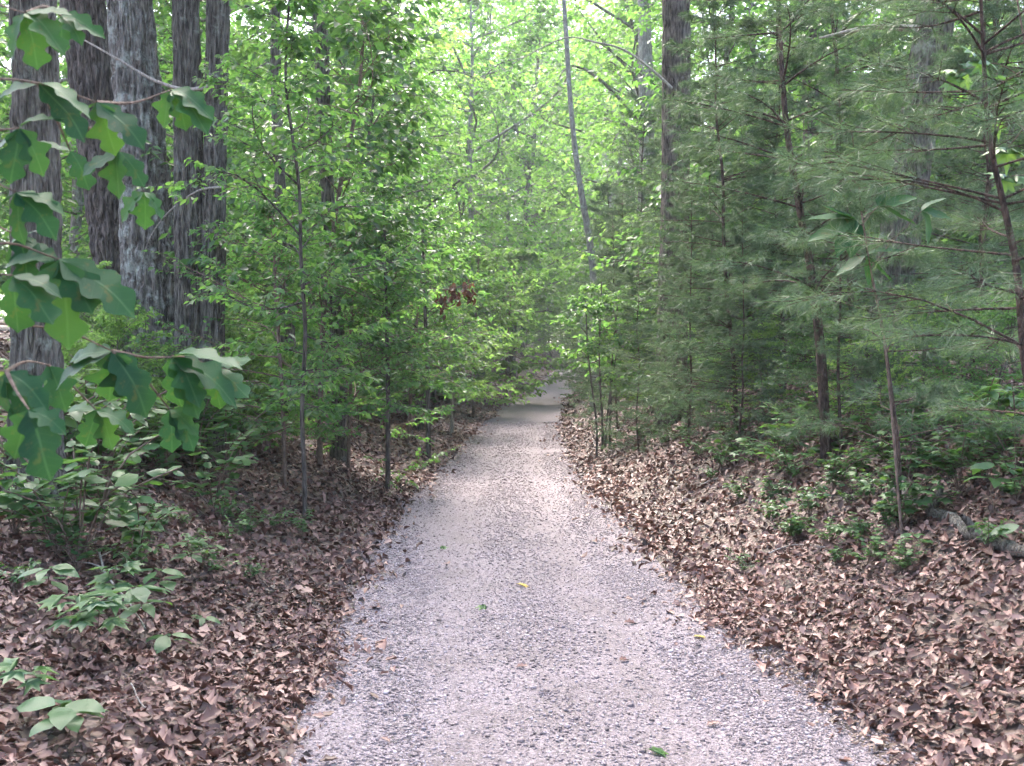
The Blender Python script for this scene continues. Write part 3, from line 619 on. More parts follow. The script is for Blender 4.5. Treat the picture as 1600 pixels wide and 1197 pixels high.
sapling("small-leaved sapling in front of the grey left trunks", [(445, 740), (440, 600), (430, 450), (428, 330)], 11, 8, 'bark_twig', sm(5, .5, 24, 1.1, .045))
sapling("bushy small-leaved sapling beside the stout left trunk", [(545, 690), (548, 600), (550, 480), (556, 360)], 13.5, 7, 'bark_twig', sm(6, .4, 24, 1.25, .05, 'leaf_mid'))
sapling("tall sapling with broad sprays of glossy leaves over the left bank", [(500, 690), (505, 500), (530, 300), (560, 150), (570, 0)], 13, 10, 'bark_twig', sm(7, 1.6, 26, 1.7, .095, 'leaf_dark'))
sapling("slim sapling with drooping layered leaves where the road bends", [(790, 600), (792, 540), (800, 450), (806, 400)], 38, 5, 'bark_twig', dict(seed=8, h0=1.0, nlimb=22, Lmax=2.6, leafL=.2, ntw=10, nsub=2, nlf=7, T=[R2, R2b], leaf='leaf_light', limb_r=.02, flat=.15))
sapling("slim sapling with light leaves left of the road bend", [(740, 612), (740, 560), (744, 480), (748, 400)], 32, 6, 'bark_twig', sm(9, .9, 22, 2.1, .10, 'leaf_light'))
sapling("dark leafy sapling leaning over the left litter bank", [(640, 650), (645, 560), (655, 470), (668, 360)], 20, 7, 'bark_twig', sm(10, .8, 24, 1.7, .08, 'leaf_dark'))
# bright green multi-stemmed saplings on the right bank
for q, (bx_, top_) in enumerate((((932, 662), (915, 470)), ((941, 658), (940, 440)), ((953, 660), (968, 450)), ((947, 668), (985, 480)))):
    sapling("bright green sapling in a clump of thin dark stems on the right bank", [bx_, ((bx_[0] + top_[0]) / 2 - 4, 560), top_], 17.5 + .3 * q, 4, 'bark_dark', sm(20 + q, 1.3, -1, .6, .06, 'leaf_mid'))["group"] = "clump of bright saplings on the right bank"

# ------------------------------------------------------------------ pines
def make_pine(seed, H, r, H0, Lmax, whorl=.42, nb=5, nneed=26, needL=.085, nw=.0011, path=None, droopy=.1, nsub=11, start=.25, prof=None):
    rs = np.random.RandomState(seed); gw = Geo(); gl = Geo(); p = wobble_path(rs, H, .1) if path is None else path
    if path is None: p[0, 2] = -.15
    c = bez(p, 26); gw.add(*tube(c, r * (1 - .85 * np.linspace(0, 1, 26)), 9)); fn = path_fn(p); S = []; D = []; LL = []
    h = H0
    while h < H * .97:
        s = (h - H0) / (H - H0)
        for b in range(nb):
            az = rs.uniform(0, 6.28); Lb = Lmax * (prof(s) if prof else (1.05 - .9 * s)) * rs.uniform(.55, 1.1) + .1; el = rs.uniform(.0, .3) + .35 * s
            dv = np.array([math.cos(az) * math.cos(el), math.sin(az) * math.cos(el), math.sin(el)]); f = np.linspace(0, 1, 6)[:, None]
            pa = fn(h + rs.uniform(-.06, .06)) + dv * Lb * f + np.array([0, 0, -droopy * Lb]) * f**2 + rs.randn(1, 3) * .05 * Lb * np.sin(3 * f)
            gw.add(*tube(pa, (r * .15 + .003) * np.linspace(1, .25, 6), 5))
            ff = start + (1 - start) * (np.arange(nsub) + rs.rand(nsub)) / nsub; ii = np.minimum((ff * 5).astype(int), 4)
            st = pa[ii] + (pa[ii + 1] - pa[ii]) * (ff * 5 - ii)[:, None]; tg = norm(pa[ii + 1] - pa[ii])
            a = np.arctan2(tg[:, 1], tg[:, 0]) + np.where(np.arange(nsub) % 2, 1, -1) * rs.uniform(.4, 1., nsub)
            dd = norm(np.stack([np.cos(a), np.sin(a), tg[:, 2] * .6 + rs.randn(nsub) * .2], -1))
            S.append(st); D.append(dd); LL.append(Lb * .32 * (1.25 - ff) * rs.uniform(.6, 1.3, nsub) + .07)
        h += whorl * rs.uniform(.8, 1.2)
    S = np.concatenate(S); D = np.concatenate(D); LL = np.concatenate(LL); segs_to_twigs(gw, S, D, LL, np.full(len(S), .003))
    nt_ = 3; n = len(S) * nt_; k_ = max(6, nneed // nt_); m = n * k_
    tf_ = np.tile([.4, .7, 1.], len(S)) + rs.uniform(-.12, .05, n); Dt = np.repeat(D, nt_, 0); tp = np.repeat(S, nt_, 0) + Dt * (np.repeat(LL, nt_) * tf_)[:, None]
    Dr = np.repeat(Dt, k_, 0); pos = np.repeat(tp, k_, 0) - Dr * (rs.rand(m) * .035)[:, None]
    ax = norm(Dr * .75 + rs.randn(m, 3) * .6 + np.array([0, 0, -.1])); sd = norm(np.cross(ax, rs.randn(m, 3)))
    L = needL * rs.uniform(.75, 1.15, m); V = np.stack([pos - sd * nw, pos + sd * nw, pos + ax * L[:, None] + np.array([0, 0, -.012])], 1)
    gl.add(V, np.arange(m * 3).reshape(-1, 3), np.clip(np.repeat(.5 + rs.randn(n) * .28, k_) + rs.randn(m) * .1, 0, 1))
    return gw.mesh("trunk", M['bark_pine'], True), gl.mesh("needle_crown", M['needle'])
def pine(kind, px, depth, rz, s, label, group=None, loc=None):
    p = P(px, 640, depth); p[2] = float(ground(p[0], p[1])) if loc is None else loc
    e = link("pine_tree", None, None, p, label, "pine", group); e.rotation_euler = (0, 0, rz); e.scale = (s, s, s)
    link("trunk", kind[0], e); link("crown", kind[1], e, kind="stuff"); return e
PINES = [make_pine(1, 7.5, .038, .3, 1.7, .33, 5, 60, .115, .0031, nsub=9), make_pine(2, 6, .03, .15, 1.5, .28, 5, 60, .105, .0029, nsub=10)]
for i, (px, dep, rz, s) in enumerate([(985, 26, .4, 1.1), (945, 32, 2., 1.2), (1030, 20, 1.3, .95), (1095, 15.5, 2.6, .9), (1150, 12.5, 4., .85), (1225, 13, 5.1, 1.0), (1330, 11.5, 3.3, 1.0), (1520, 9.0, 1.9, .7), (1520, 11, .9, 1.1), (1600, 13, 2.9, 1.2), (955, 25, .7, .75), (968, 31, 1.1, 1.0), (965, 21, 5.2, .6), (1000, 15.5, 1., .5), (1075, 13.2, 2.2, .5), (1150, 11.2, 3., .48), (1315, 9.2, 5.3, .45)]):
    pine(PINES[i % 2], px, dep, rz, s, ["soft grey-green young pine among the boughs along the right bank", "smaller feathery young pine with low boughs along the right bank"][i % 2], ["tall young pines on the right bank", "low feathery pines on the right bank"][i % 2])
# the dark leaning pine stem and the reddish near pine have courses of their own
def pine_custom(label, pts, depth, wpx, **kw):
    Q = [P(px, py, depth) for px, py in pts]; b = np.array(Q[0]); b[2] = float(ground(b[0], b[1]))
    pth = np.array([[0, 0, -.1]] + [q - b for q in Q if q[2] > b[2] + .1]); e = link("pine_tree", None, None, b, label, "pine")
    k = make_pine(H=pth[-1][2], r=wpx * depth / F / 2 * 1.3, path=pth, **kw); link("trunk", k[0], e); link("crown", k[1], e, kind="stuff"); return e
pine_custom("dark crooked pine stem with bare side branches beside the right trunks", [(1290, 690), (1283, 560), (1270, 440), (1250, 330), (1228, 190), (1218, 40), (1210, -120), (1200, -300)], 9.3, 15, seed=5, H0=1.6, Lmax=1.5, whorl=.4, nb=4, nneed=66, needL=.11, nw=.0021)
pine_custom("reddish slender pine whose long needles reach toward the road", [(1650, 780), (1606, 600), (1590, 430), (1568, 320), (1545, 210), (1536, 70), (1530, -60), (1520, -260)], 4.3, 13, seed=6, H0=1.15, Lmax=1.0, whorl=.24, nb=5, nneed=45, needL=.11, nw=.0012, nsub=10, start=.4, prof=lambda s: 1.05 - .6 * s)
pine_custom("thin reddish pine stem rising from the right litter bank", [(1404, 722), (1396, 640), (1378, 510), (1358, 410), (1345, 320), (1330, 200)], 6.6, 7, seed=7, H0=.55, Lmax=.8, whorl=.3, nb=4, nneed=60, needL=.10, nw=.0016, nsub=9, start=.4)

# ------------------------------------------------------------------ oak sapling with big leaves beside the camera
OAKL = []
for q in range(4):
    T = T_lobed(41, 3.1, .40, .44, [.22, .30, .15, .38][q], [.05, .1, -.03, .12][q], -.05, q + 3, .06)
    gg = Geo(); gg.add(T[0], T[1], .2 + .2 * q, T[2]); OAKL.append(gg.mesh("leaf", M['leaf_oak'], True, True))
def leafy_sapling(name, label, base, stem, branches, clusters, meshes, cat="sapling", barkm='bark_twig', rs=None, stem_r=.012, up=1.0):
    b = np.array(base); root = link(name, None, None, b, label, cat); g = Geo()
    if stem is not None: g.add(*tube(bez(np.array(stem) - b, 20), np.linspace(stem_r, stem_r * .4, 20), 7))
    link("stem", g.mesh("stem", M[barkm], True), root) if stem is not None else None
    for br in branches:
        g = Geo(); pth = bez(np.array(br) - b, 12); g.add(*tube(pth, np.linspace(.0045, .0018, 12), 5)); link("branch", g.mesh("branch", M[barkm], True), root)
    for pos, ang, L, dy, tilt in clusters:
        a = rad(ang); ax = np.array([math.cos(a), dy, math.sin(a)]); nr = np.array([rs.uniform(-.3, .3), -.55 + tilt + rs.uniform(-.2, .2), up + rs.uniform(-.2, .2)])
        if abs(np.dot(norm(ax), norm(nr))) > .9: nr = np.array([.3, -1, .3])
        o = link("leaf", meshes[rs.randint(len(meshes))], root); o.matrix_local = basis(pos - b, ax, nr, L)
    return root
rs = np.random.RandomState(9)
def clus(px, py, dep, leaves):
    """leaves: (angle in the picture, length in pixels)"""
    out = []
    for ang, lp in leaves: out.append((P(px, py, dep), ang, lp * dep / F * .95, rs.uniform(-.35, .25), rs.uniform(-.3, .3)))
    return out
C = []
C += clus(92, 405, 2.25, [(-75, 140), (-28, 150), (-125, 110), (170, 90), (-50, 110)])
C += clus(20, 430, 2.1, [(-40, 110), (-95, 100), (-10, 80)])
C += clus(175, 548, 2.35, [(-100, 95), (-55, 120), (-160, 110), (180, 90), (-75, 90)])
C += clus(268, 558, 2.4, [(-25, 130), (10, 110), (-60, 110), (-90, 90), (-45, 90)])
C += clus(265, 640, 2.45, [(-55, 80), (-85, 70), (-30, 60)])
C += clus(150, 160, 2.2, [(-35, 105), (-70, 85), (-150, 80)])
C += clus(60, 130, 2.1, [(-45, 110), (-15, 90), (-170, 80)])
C += clus(185, 235, 2.4, [(-95, 75), (-50, 70), (-150, 70)])
C += clus(30, 200, 2.1, [(-100, 90), (-60, 80), (-150, 70), (30, 70)])
C += clus(268, 140, 2.5, [(-20, 80), (-65, 70), (-35, 90), (-110, 60)])
C += clus(25, 300, 2.1, [(-40, 95), (-90, 85), (-10, 80), (-140, 80)])
C += clus(40, 20, 2.2, [(-30, 90), (-80, 90), (-120, 70), (10, 70)])
C += clus(95, 25, 2.4, [(-40, 60), (-10, 70), (-90, 60)])
C += clus(10, 580, 2.0, [(-60, 130), (-30, 90), (-100, 120)])
C += clus(75, 570, 2.6, [(-60, 80), (-100, 70)])
C += clus(45, 640, 1.9, [(-70, 120), (-20, 70), (-110, 90)])
C += clus(110, 235, 2.5, [(-60, 70), (160, 60)])
C += clus(30, 370, 2.3, [(-30, 70), (-70, 80), (-130, 70), (20, 60)])
C += clus(225, 300, 2.7, [(-90, 60), (-40, 50), (-140, 60)])
C += clus(150, 640, 2.7, [(-60, 70), (-110, 70), (-20, 70), (170, 60)])
C += clus(330, 575, 2.5, [(-30, 80), (20, 70), (-80, 70)])
C += clus(195, 730, 2.9, [(-95, 50), (-70, 45)])
bx0 = P(-260, 600, 2.15); gz = float(ground(bx0[0], bx0[1]))
stem = [(bx0[0], bx0[1], gz - .05)] + [P(-255, 500, 2.15), P(-230, 250, 2.15), P(-200, 0, 2.2), P(-190, -250, 2.2)]
brs = [[P(-248, 470, 2.15), P(-100, 425, 2.15), P(20, 430, 2.1)], [P(-100, 425, 2.15), P(0, 380, 2.2), P(92, 405, 2.25)], [P(-252, 520, 2.15), P(-60, 505, 2.2), P(90, 515, 2.3), P(175, 548, 2.35)], [P(175, 548, 2.35), P(225, 558, 2.4), P(268, 558, 2.4)], [P(175, 548, 2.35), P(225, 590, 2.4), P(265, 640, 2.45)],
       [P(-225, 200, 2.15), P(-50, 130, 2.1), P(60, 130, 2.1), P(150, 160, 2.2)], [P(150, 160, 2.2), P(210, 160, 2.4), P(268, 140, 2.5)], [P(60, 130, 2.1), P(140, 200, 2.3), P(185, 235, 2.4)], [P(-238, 300, 2.15), P(-80, 260, 2.1), P(25, 300, 2.1)], [P(-80, 260, 2.1), P(-20, 210, 2.1), P(30, 200, 2.1)],
       [P(-200, 50, 2.2), P(-60, 0, 2.2), P(40, 20, 2.2)], [P(40, 20, 2.2), P(70, 10, 2.3), P(95, 25, 2.4)], [P(-256, 580, 2.15), P(-100, 570, 2.1), P(10, 580, 2.0)], [P(10, 580, 2.0), P(40, 565, 2.3), P(75, 570, 2.6)], [P(10, 580, 2.0), P(25, 610, 1.95), P(45, 640, 1.9)], [P(60, 130, 2.1), P(90, 190, 2.3), P(110, 235, 2.5)], [P(-80, 260, 2.1), P(-40, 330, 2.2), P(30, 370, 2.3)], [P(185, 235, 2.4), P(210, 270, 2.6), P(225, 300, 2.7)], [P(75, 570, 2.6), P(110, 600, 2.65), P(150, 640, 2.7)], [P(268, 558, 2.4), P(300, 560, 2.45), P(330, 575, 2.5)]]
leafy_sapling("oak_sapling", "oak sapling with big lobed dark green leaves hanging in the left foreground", stem[0], stem, brs, C[:-2], OAKL, rs=rs, stem_r=.016)

# broad-leaved sapling in front of the pines
BROAD = []
for q in range(2):
    T = T_lobed(13, .01, .27, .0, [.25, .1][q], .1, -.05, q + 50, .0); gg = Geo(); gg.add(T[0], T[1], .4 + .3 * q, T[2]); BROAD.append(gg.mesh("leaf", M['leaf_oak'], True, True))
b = P(1412, 720, 6.2); b[2] = float(ground(b[0], b[1]))
C = clus(1338, 345, 6.2, [(165, 75), (200, 85), (150, 60), (-100, 60), (-130, 70)]) + clus(1372, 322, 6.2, [(15, 62), (-20, 70), (70, 40)]) + clus(1352, 400, 6.2, [(-40, 60), (-150, 60), (-80, 50), (20, 60)]) + clus(1440, 330, 6.2, [(-10, 50), (40, 50), (-60, 60)])
leafy_sapling("broadleaf_sapling", "sapling with broad smooth pale green leaves in front of the right pines", b, [b, P(1385, 560, 6.25), P(1362, 430, 6.2), P(1345, 330, 6.2)], [[P(1348, 350, 6.2), P(1360, 335, 6.2), P(1372, 322, 6.2)], [P(1360, 420, 6.2), P(1400, 370, 6.2), P(1440, 330, 6.2)]], C, BROAD, rs=rs, stem_r=.009)
# maple leaves at the right edge
MAP = []
for q in range(2):
    T = T_palm(q + 4); gg = Geo(); gg.add(T[0], T[1], .5 + .3 * q); MAP.append(gg.mesh("leaf", M['leaf_seed']))
b = P(1660, 720, 5.2); b[2] = float(ground(b[0], b[1]))
C = clus(1500, 110, 5.2, [(180, 45), (-120, 45), (-60, 45), (20, 40)]) + clus(1555, 180, 5.2, [(170, 50), (-140, 50), (-80, 45), (10, 50)]) + clus(1575, 230, 5.2, [(-170, 45), (-100, 50), (-30, 45)]) + clus(1530, 90, 5.2, [(150, 40), (-90, 40), (-20, 40)]) + clus(1590, 130, 5.2, [(160, 45), (-100, 45), (-40, 45)]) + clus(1580, 275, 5.2, [(170, 45), (-120, 45), (-20, 45)])
leafy_sapling("maple_sapling", "maple sapling with small star-shaped bright leaves beside the reddish pine", b, [b, P(1655, 500, 5.2), P(1640, 250, 5.2), P(1600, 60, 5.2), P(1580, -60, 5.2)], [[P(1640, 250, 5.2), P(1600, 200, 5.2), P(1555, 180, 5.2)], [P(1620, 140, 5.2), P(1560, 100, 5.2), P(1500, 110, 5.2)], [P(1640, 270, 5.2), P(1580, 275, 5.2)], [P(1600, 200, 5.2), P(1575, 230, 5.2)]], C, MAP, rs=rs, stem_r=.009)

# ------------------------------------------------------------------ seedlings and low plants on the banks
SEED = []
for q in range(3):
    T = T_lobed(9, .01, [.3, .36, .26][q], 0, .25, .1, -.1, q + 90, 0); gg = Geo(); gg.add(T[0], T[1], .2 + .22 * q); SEED.append(gg.mesh("leaf", M['leaf_seed'], True))
def seedling(px, py, label, h, nl, lcm, meshes=SEED, name="seedling", tiers=2, group=None):
    b = hit(px, py); root = link(name, None, None, b, label, "seedling", group); g = Geo()
    top = np.array([rs.uniform(-.05, .05), rs.uniform(-.03, .03), h]); pth = bez([np.array([0, 0, -.02]), top * .5 + rs.randn(3) * [.02, .02, 0], top], 8); g.add(*tube(pth, np.linspace(.004, .0015, 8), 5))
    link("stem", g.mesh("stem", M['bark_twig'], True), root)
    for k in range(nl):
        ti = k % tiers; p0 = pth[-1 - ti * 2]; az = k * 2.4 + rs.uniform(-.4, .4); L = lcm * rs.uniform(.9, 1.4)
        ax = np.array([math.cos(az), math.sin(az), rs.uniform(-.25, .15)]); nr = np.array([rs.uniform(-.25, .25), rs.uniform(-.45, .1), 1])
        o = link("leaf", meshes[rs.randint(len(meshes))], root); o.matrix_local = basis(p0 + ax * .02, ax, nr, L)
    return root
seedling(150, 1045, "tallest maple seedling with broad leaves on the dark left litter", .32, 11, .15, MAP)
seedling(225, 1000, "leafy seedling beside a forked dead twig on the left bank", .28, 11, .13, SEED)
seedling(100, 1160, "low seedling with pointed leaves in the dark lower corner of the left bank", .14, 9, .13, SEED)
seedling(262, 1020, "small sparse seedling just below the forked dead twig", .10, 5, .10, SEED)
seedling(300, 915, "spindly seedling halfway up the left bank", .28, 10, .10, SEED)
seedling(345, 800, "round-leaved seedling under the oak leaves", .2, 11, .09, SEED)
seedling(70, 960, "seedling beside the rough grey trunk base", .24, 9, .11, SEED)
seedling(180, 960, "broad maple seedling just uphill of the tallest maple seedling", .26, 10, .13, MAP)
seedling(110, 1010, "dark green maple seedling left of the tallest maple seedling", .22, 9, .13, MAP)
seedling(255, 955, "thin seedling with narrow leaves above the forked dead twig", .24, 9, .11, SEED)
seedling(40, 1100, "small seedling near the lower left trunk shade", .16, 6, .12, MAP)
seedling(320, 985, "lone tiny seedling on the litter near the left gravel edge", .08, 5, .07, SEED)
seedling(1165, 745, "pale broad-leaved seedling beside bare red earth", .25, 9, .13, MAP)
seedling(1330, 850, "pale green round-leaved seedling on the right litter", .12, 7, .11, MAP)
seedling(1425, 870, "small leafy seedling below the rotting branch", .14, 7, .07, SEED)
seedling(1555, 800, "leafy seedling with long leaves at the right edge of the bank", .28, 10, .13, SEED)
seedling(1585, 860, "bright green single-stemmed seedling above the rotting branch", .14, 5, .12, SEED)
# low leafy plants: one proto of each kind copied
LOW = []
for q in range(3):
    r_ = np.random.RandomState(60 + q); gw = Geo(); gl = Geo(); m = 9
    for k in range(m):
        a = r_.uniform(0, 6.28); e_ = np.array([math.cos(a) * r_.uniform(.05, .35), math.sin(a) * r_.uniform(.05, .35), r_.uniform(.12, .42)]); pth = bez([np.zeros(3), e_ * [.4, .4, .7], e_], 6); gw.add(*tube(pth, .003, 4))
        n = 14; f = r_.uniform(.3, 1, n); p_ = np.stack([np.interp(f * 5, np.arange(6), pth[:, c]) for c in range(3)], -1); az = r_.uniform(0, 6.28, n)
        scatter(gl, [OV[0], OV[1], PALM[0]][q], p_, np.stack([np.cos(az), np.sin(az), r_.uniform(-.3, .2, n)], -1), np.array([0, -.1, 1.]) + r_.randn(n, 3) * .25, r_.uniform(.04, .09, n), np.clip(.5 + r_.randn(n) * .2, 0, 1))
    LOW.append((gw.mesh("stem", M['bark_twig'], True), gl.mesh("foliage", M['leaf_seed'])))
def low_plant(px, py, q, s, label, group):
    b = hit(px, py); e = link("low_plant", None, None, b, label, "plant", group); e.rotation_euler = (0, 0, rs.uniform(0, 6.28)); e.scale = (s, s, s)
    link("stem", LOW[q][0], e); link("foliage", LOW[q][1], e, kind="stuff")
for px, py in [(150, 760), (230, 720), (300, 735), (90, 870), (330, 690), (270, 700), (380, 690), (420, 680), (180, 690), (350, 760), (250, 660), (30, 780), (120, 700), (390, 650), (60, 690), (200, 660), (310, 650), (470, 640), (560, 640), (630, 655), (500, 660), (720, 618), (690, 640), (110, 740), (200, 745), (260, 760), (160, 800), (330, 800), (300, 690), (370, 720), (230, 690), (140, 720), (80, 720), (20, 840), (130, 880), (215, 880), (440, 660), (350, 670), (410, 710), (400, 640), (340, 640), (280, 665)]:
    low_plant(px + rs.uniform(-8, 8), py, rs.randint(2), rs.uniform(1.4, 2.6), "bushy low green plant growing in the litter of the left bank", "low plants on the left bank")
for px, py in [(950, 690), (1010, 670), (1060, 690), (1090, 720), (1130, 700), (1180, 720), (1230, 710), (1240, 760), (1300, 770), (1290, 700), (1340, 740), (1200, 790), (1370, 700), (1460, 745), (1510, 720), (1440, 700), (1540, 760), (1590, 740), (1080, 660), (1400, 830), (970, 660), (905, 640), (1560, 690), (1480, 690), (1120, 740), (1160, 690), (1215, 740), (1265, 730), (1320, 700), (1390, 740), (1420, 760), (1350, 790), (1260, 810), (1500, 770), (1580, 790), (1040, 700), (1000, 690), (1410, 690), (1535, 700)]:
    low_plant(px + rs.uniform(-8, 8), py, rs.randint(3), rs.uniform(.7, 1.6), "small leafy plant poking through the litter of the right bank", "low plants on the right bank")

for px, py, sc in [(120, 690, .22), (190, 700, .26), (250, 690, .28), (330, 680, .3), (390, 690, .32), (290, 640, .4), (360, 630, .42), (420, 650, .42), (150, 640, .34), (480, 665, .34), (560, 665, .3), (215, 625, .4), (70, 740, .2), (590, 640, .4), (510, 630, .5), (640, 630, .45), (690, 620, .4), (100, 650, .35), (180, 660, .36), (260, 640, .36), (330, 650, .36), (400, 665, .32), (440, 690, .26), (300, 715, .22), (220, 735, .2)]:
    b = hit(px, py); instance(UNDER[rs.randint(2)], "shrub", b, rs.uniform(0, 6.28), sc * rs.uniform(.85, 1.15), "low leafy green shrub growing between the trunks of the left bank", "shrub", "shrubs on the left bank")
for px, py, sc in [(905, 625, .4), (960, 640, .35), (1010, 650, .32), (1060, 645, .34), (1120, 660, .28), (1200, 665, .25), (1270, 665, .24), (1340, 670, .22), (1430, 660, .24), (1500, 655, .25), (1580, 660, .25)]:
    b = hit(px, py); instance(UNDER[rs.randint(3)], "shrub", b, rs.uniform(0, 6.28), sc * rs.uniform(.85, 1.15), "low leafy shrub growing under the pines of the right bank", "shrub", "shrubs under the pines")

for i in range(46):
    if i % 2: low_plant(rs.uniform(1100, 1600), rs.uniform(730, 900), rs.randint(3), rs.uniform(.35, .8), "tiny green sprig sprouting from the open leaf litter of the right bank", "sprigs on the right bank")
    else: low_plant(rs.uniform(20, 480), rs.uniform(760, 930), rs.randint(3), rs.uniform(.4, .9), "tiny green sprig sprouting from the open leaf litter of the left bank", "sprigs on the left bank")

# ------------------------------------------------------------------ dead wood
def stick(name, label, pts, r0, r1, up=.01, cat="branch", barkm='bark_dead', side=None, group=None):
    Q = [hit(px, py) + np.array([0, 0, up]) for px, py in pts]; b = Q[0]
    o = link(name, None, None, b, label, cat, group) if side else None
    g = Geo(); n = 24; pth = bez([q - b for q in Q], n) + np.random.RandomState(len(label)).randn(n, 3) * r0 * .25; g.add(*tube(pth, np.linspace(r0, r1, n), 9))
    me = g.mesh(name, M[barkm], True)
    if not side: return link(name, me, None, b, label, cat, group)
    link("stem", me, o)
    for f, dv in side:
        g = Geo(); p0 = pth[int(f * (n - 1))]; g.add(*tube(bez([p0, p0 + np.array(dv) * .5 + np.array([.01, 0, .01]), p0 + np.array(dv)], 8), np.linspace(r1, r1 * .4, 8), 6)); link("side_twig", g.mesh("side_twig", M[barkm], True), o)
    return o
stick("rotting_branch", "thick rotting branch half sunk in the right litter bank", [(1400, 768), (1450, 800), (1510, 830), (1570, 862), (1640, 895)], .05, .035, .02, "branch", 'bark_grey', [(.3, (.1, .05, .18)), (.6, (-.1, -.05, .12))])
stick("fallen_twig", "forked pale dead twig lying on the left litter", [(155, 885), (165, 920), (200, 965), (228, 1010)], .007, .004, .09, "twig", 'bark_dead', [(.8, (.10, .25, .02)), (.3, (-.25, .1, .02)), (.1, (.06, .3, .03))])
stick("fallen_twig", "thin dark twig crossing from the litter onto the left gravel edge", [(430, 968), (480, 978), (525, 985)], .006, .003, .012, "twig", 'bark_twig')
stick("fallen_twig", "curved dead twig on the litter above the right bank foot", [(1200, 872), (1240, 858), (1290, 862)], .007, .004, .03, "twig", 'bark_dead')
stick("fallen_twig", "stubby brown twig at the right edge of the litter", [(1560, 1092), (1590, 1098), (1625, 1100)], .012, .009, .02, "twig", 'bark_twig')
stick("fallen_twig", "pale twig lying near bare red earth on the right bank", [(1095, 762), (1120, 752), (1150, 748)], .009, .005, .03, "twig", 'bark_dead')
stick("fallen_twig", "short broken twig at the lower left gravel edge", [(400, 1070), (430, 1062), (450, 1060)], .005, .003, .015, "twig", 'bark_twig')
stick("fallen_twig", "slender twig lying beside the tall maple seedling", [(205, 1080), (220, 1110), (235, 1125)], .004, .002, .03, "twig", 'bark_dead')
# bare dead branches reaching from the left trunks
def limb_of(label, pts, depth, r, name="dead_branch"): 
    Q = [P(*p, depth + i * .12) for i, p in enumerate(pts)]; g = Geo(); g.add(*tube(bez(Q, 20) - Q[0], np.linspace(r, r * .3, 20), 7)); return link(name, g.mesh(name, M['bark_dead'], True), None, Q[0], label, "branch")
limb_of("thin bare dead branch slanting across the twin-stemmed trunk", [(352, 292), (310, 298), (265, 330), (235, 370), (222, 410)], 11.2, .014)
limb_of("dead bare branch reaching left from the twin-stemmed trunk", [(330, 135), (290, 140), (240, 125), (180, 90), (100, 45)], 11.2, .028)
limb_of("crooked bare grey branch arching left from the knotty right trunk", [(1050, 138), (1020, 110), (975, 78), (930, 66), (880, 60), (800, 100)], 16.7, .026)
limb_of("bare branch reaching left from the large leaning right trunk", [(1432, 45), (1370, 42), (1330, 48), (1280, 60)], 10.2, .04)
# stump
b = hit(652, 672); g = Geo(); n = 10
pth = np.c_[np.linspace(0, .12, n), np.zeros(n), np.linspace(-.1, .55, n)]; V, Fq = tube(pth, np.linspace(.14, .09, n), 14)
top = slice(-14, None); V[top, 2] += np.random.RandomState(3).uniform(-.02, .22, 14); V += np.random.RandomState(4).randn(*V.shape) * .008
g.add(V, Fq); g.add(np.vstack([V[top], V[top].mean(0) - [0, 0, .12]]), np.array([[i, (i + 1) % 14, 14] for i in range(14)])); link("tree_stump", g.mesh("tree_stump", M['bark_dark']), None, b, "jagged broken tree stump on the left litter bank", "stump")
# withered red-brown leaf bunches hanging on a twig
p0 = P(690, 478, 16.5); e = link("withered_branch", None, None, p0, "withered branch with hanging red-brown leaf bunches over the left bank", "branch"); g = Geo()
Q = [P(600, 440, 16.8) - p0, P(650, 448, 16.6) - p0, P(700, 452, 16.5) - p0, P(738, 444, 16.5) - p0]; g.add(*tube(bez(Q, 14), np.linspace(.015, .005, 14), 6)); link("branch", g.mesh("branch", M['bark_twig'], True), e)
r_ = np.random.RandomState(8)
for px, py in ((688, 462), (710, 448), (733, 446)):
    gl = Geo(); c = P(px, py, 16.5) - p0; n = 26; az = r_.uniform(0, 6.28, n)
    scatter(gl, T_oval(.28, .4, .2), c + r_.randn(n, 3) * [.05, .05, .08] - [0, 0, .06], np.stack([np.cos(az) * .5, np.sin(az) * .5, -np.ones(n)], -1), r_.randn(n, 3), r_.uniform(.09, .16, n), r_.rand(n)); link("leaf_bunch", gl.mesh("leaf_bunch", M['leaf_red']), e)

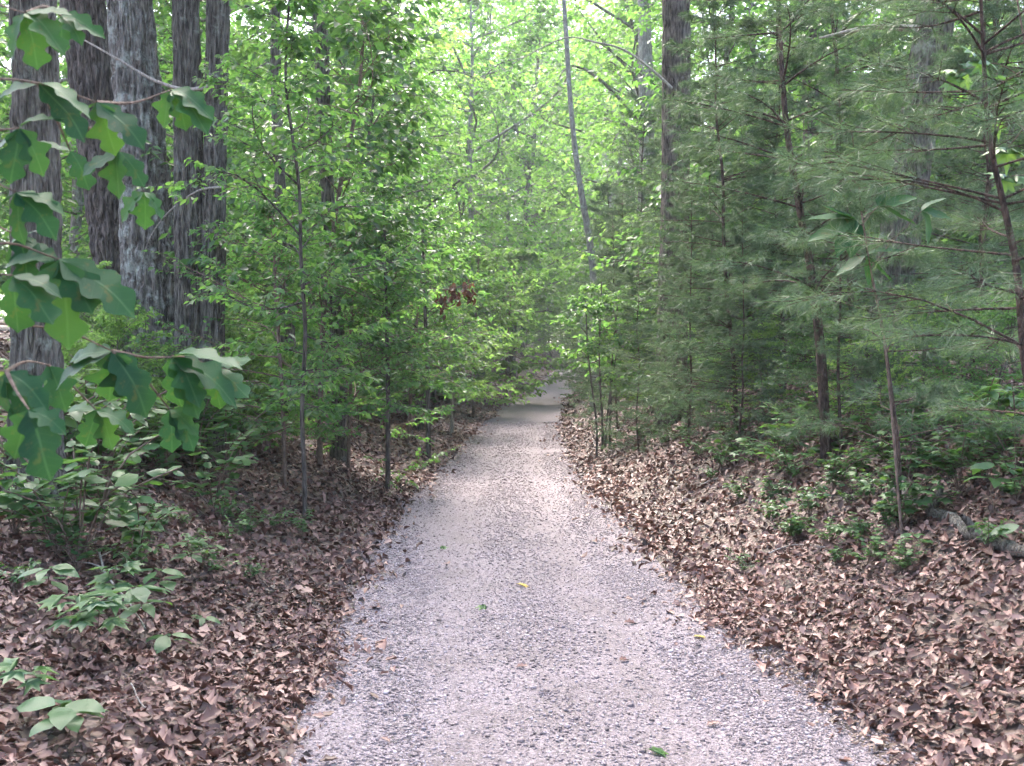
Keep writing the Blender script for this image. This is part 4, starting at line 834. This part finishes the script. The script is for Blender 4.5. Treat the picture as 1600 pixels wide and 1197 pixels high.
# ------------------------------------------------------------------ single leaves lying on the gravel
FALL = {}
for nm, mm in (("yellow", 'leaf_yellow'), ("green", 'leaf_seed'), ("brown", 'litter')):
    T = T_palm(9) if nm != "brown" else T_lobed(11, 3.2, .34, .45, .2, .12, .2, 70); gg = Geo(); gg.add(T[0] - np.array([.5, 0, 0]), T[1], .6); FALL[nm] = gg.mesh("fallen_leaf", M[mm], True)
def road_leaf(px, py, kind, L, label):
    r = ray(px, py); t = -CAM_Z / r[2]
    for _ in range(4): p = np.array([0, 0, CAM_Z]) + r * t; t = (float(road_z(p[0], p[1])) + .015 - CAM_Z) / r[2]
    p = np.array([0, 0, CAM_Z]) + r * t; az = rs.uniform(0, 6.28)
    o = link("fallen_leaf", FALL[kind], None, None, label, "leaf"); o.matrix_world = basis(p, (math.cos(az), math.sin(az), 0), (rs.uniform(-.25, .25), rs.uniform(-.35, 0), 1), L)
road_leaf(818, 913, "yellow", .11, "pale yellow leaf lying in the middle of the gravel road")
road_leaf(1093, 993, "yellow", .09, "orange-yellow leaf lying near the right gravel edge")
road_leaf(694, 855, "green", .10, "fresh green leaf lying on the left wheel track")
road_leaf(752, 948, "green", .10, "light green torn leaf on the left half of the gravel")
road_leaf(420, 1150, "yellow", .06, "small lemon-yellow leaf on the left gravel edge")
road_leaf(985, 972, "brown", .09, "brown curled leaf on the right wheel track")
road_leaf(975, 1030, "brown", .08, "brown leaf with upturned edge below the curled one on the right track")
road_leaf(815, 1040, "brown", .07, "tan leaf on the brown strip between the wheel tracks")
road_leaf(1115, 1130, "brown", .07, "reddish brown leaf near the lower right wheel track")
road_leaf(1030, 1172, "green", .10, "thin greenish leaf at the lower end of the right track")
road_leaf(602, 1155, "brown", .05, "small dark brown leaf on the lower left wheel track")
road_leaf(900, 810, "brown", .1, "dark leaf far along the right half of the gravel")

# ------------------------------------------------------------------ haze box added for a pale glowing veil between the trees
g = Geo(); x0, x1, y0, y1, z0, z1 = -460., 460., -90., 540., -6., 75.
g.add([[x, y, z] for z in (z0, z1) for y in (y0, y1) for x in (x0, x1)], [[0, 2, 3, 1], [4, 5, 7, 6], [0, 1, 5, 4], [2, 6, 7, 3], [0, 4, 6, 2], [1, 3, 7, 5]])
m, t, out = mat("veil_haze"); pv = N(t, "VolumePrincipled"); pv.inputs["Color"].default_value = (.95, .97, 1, 1); pv.inputs["Density"].default_value = .0011
LK(t, pv.outputs[0], out.inputs["Volume"]); link("haze", g.mesh("haze", m), label="thin pale haze added as a glowing veil between the trees", cat="haze", kind="stuff")
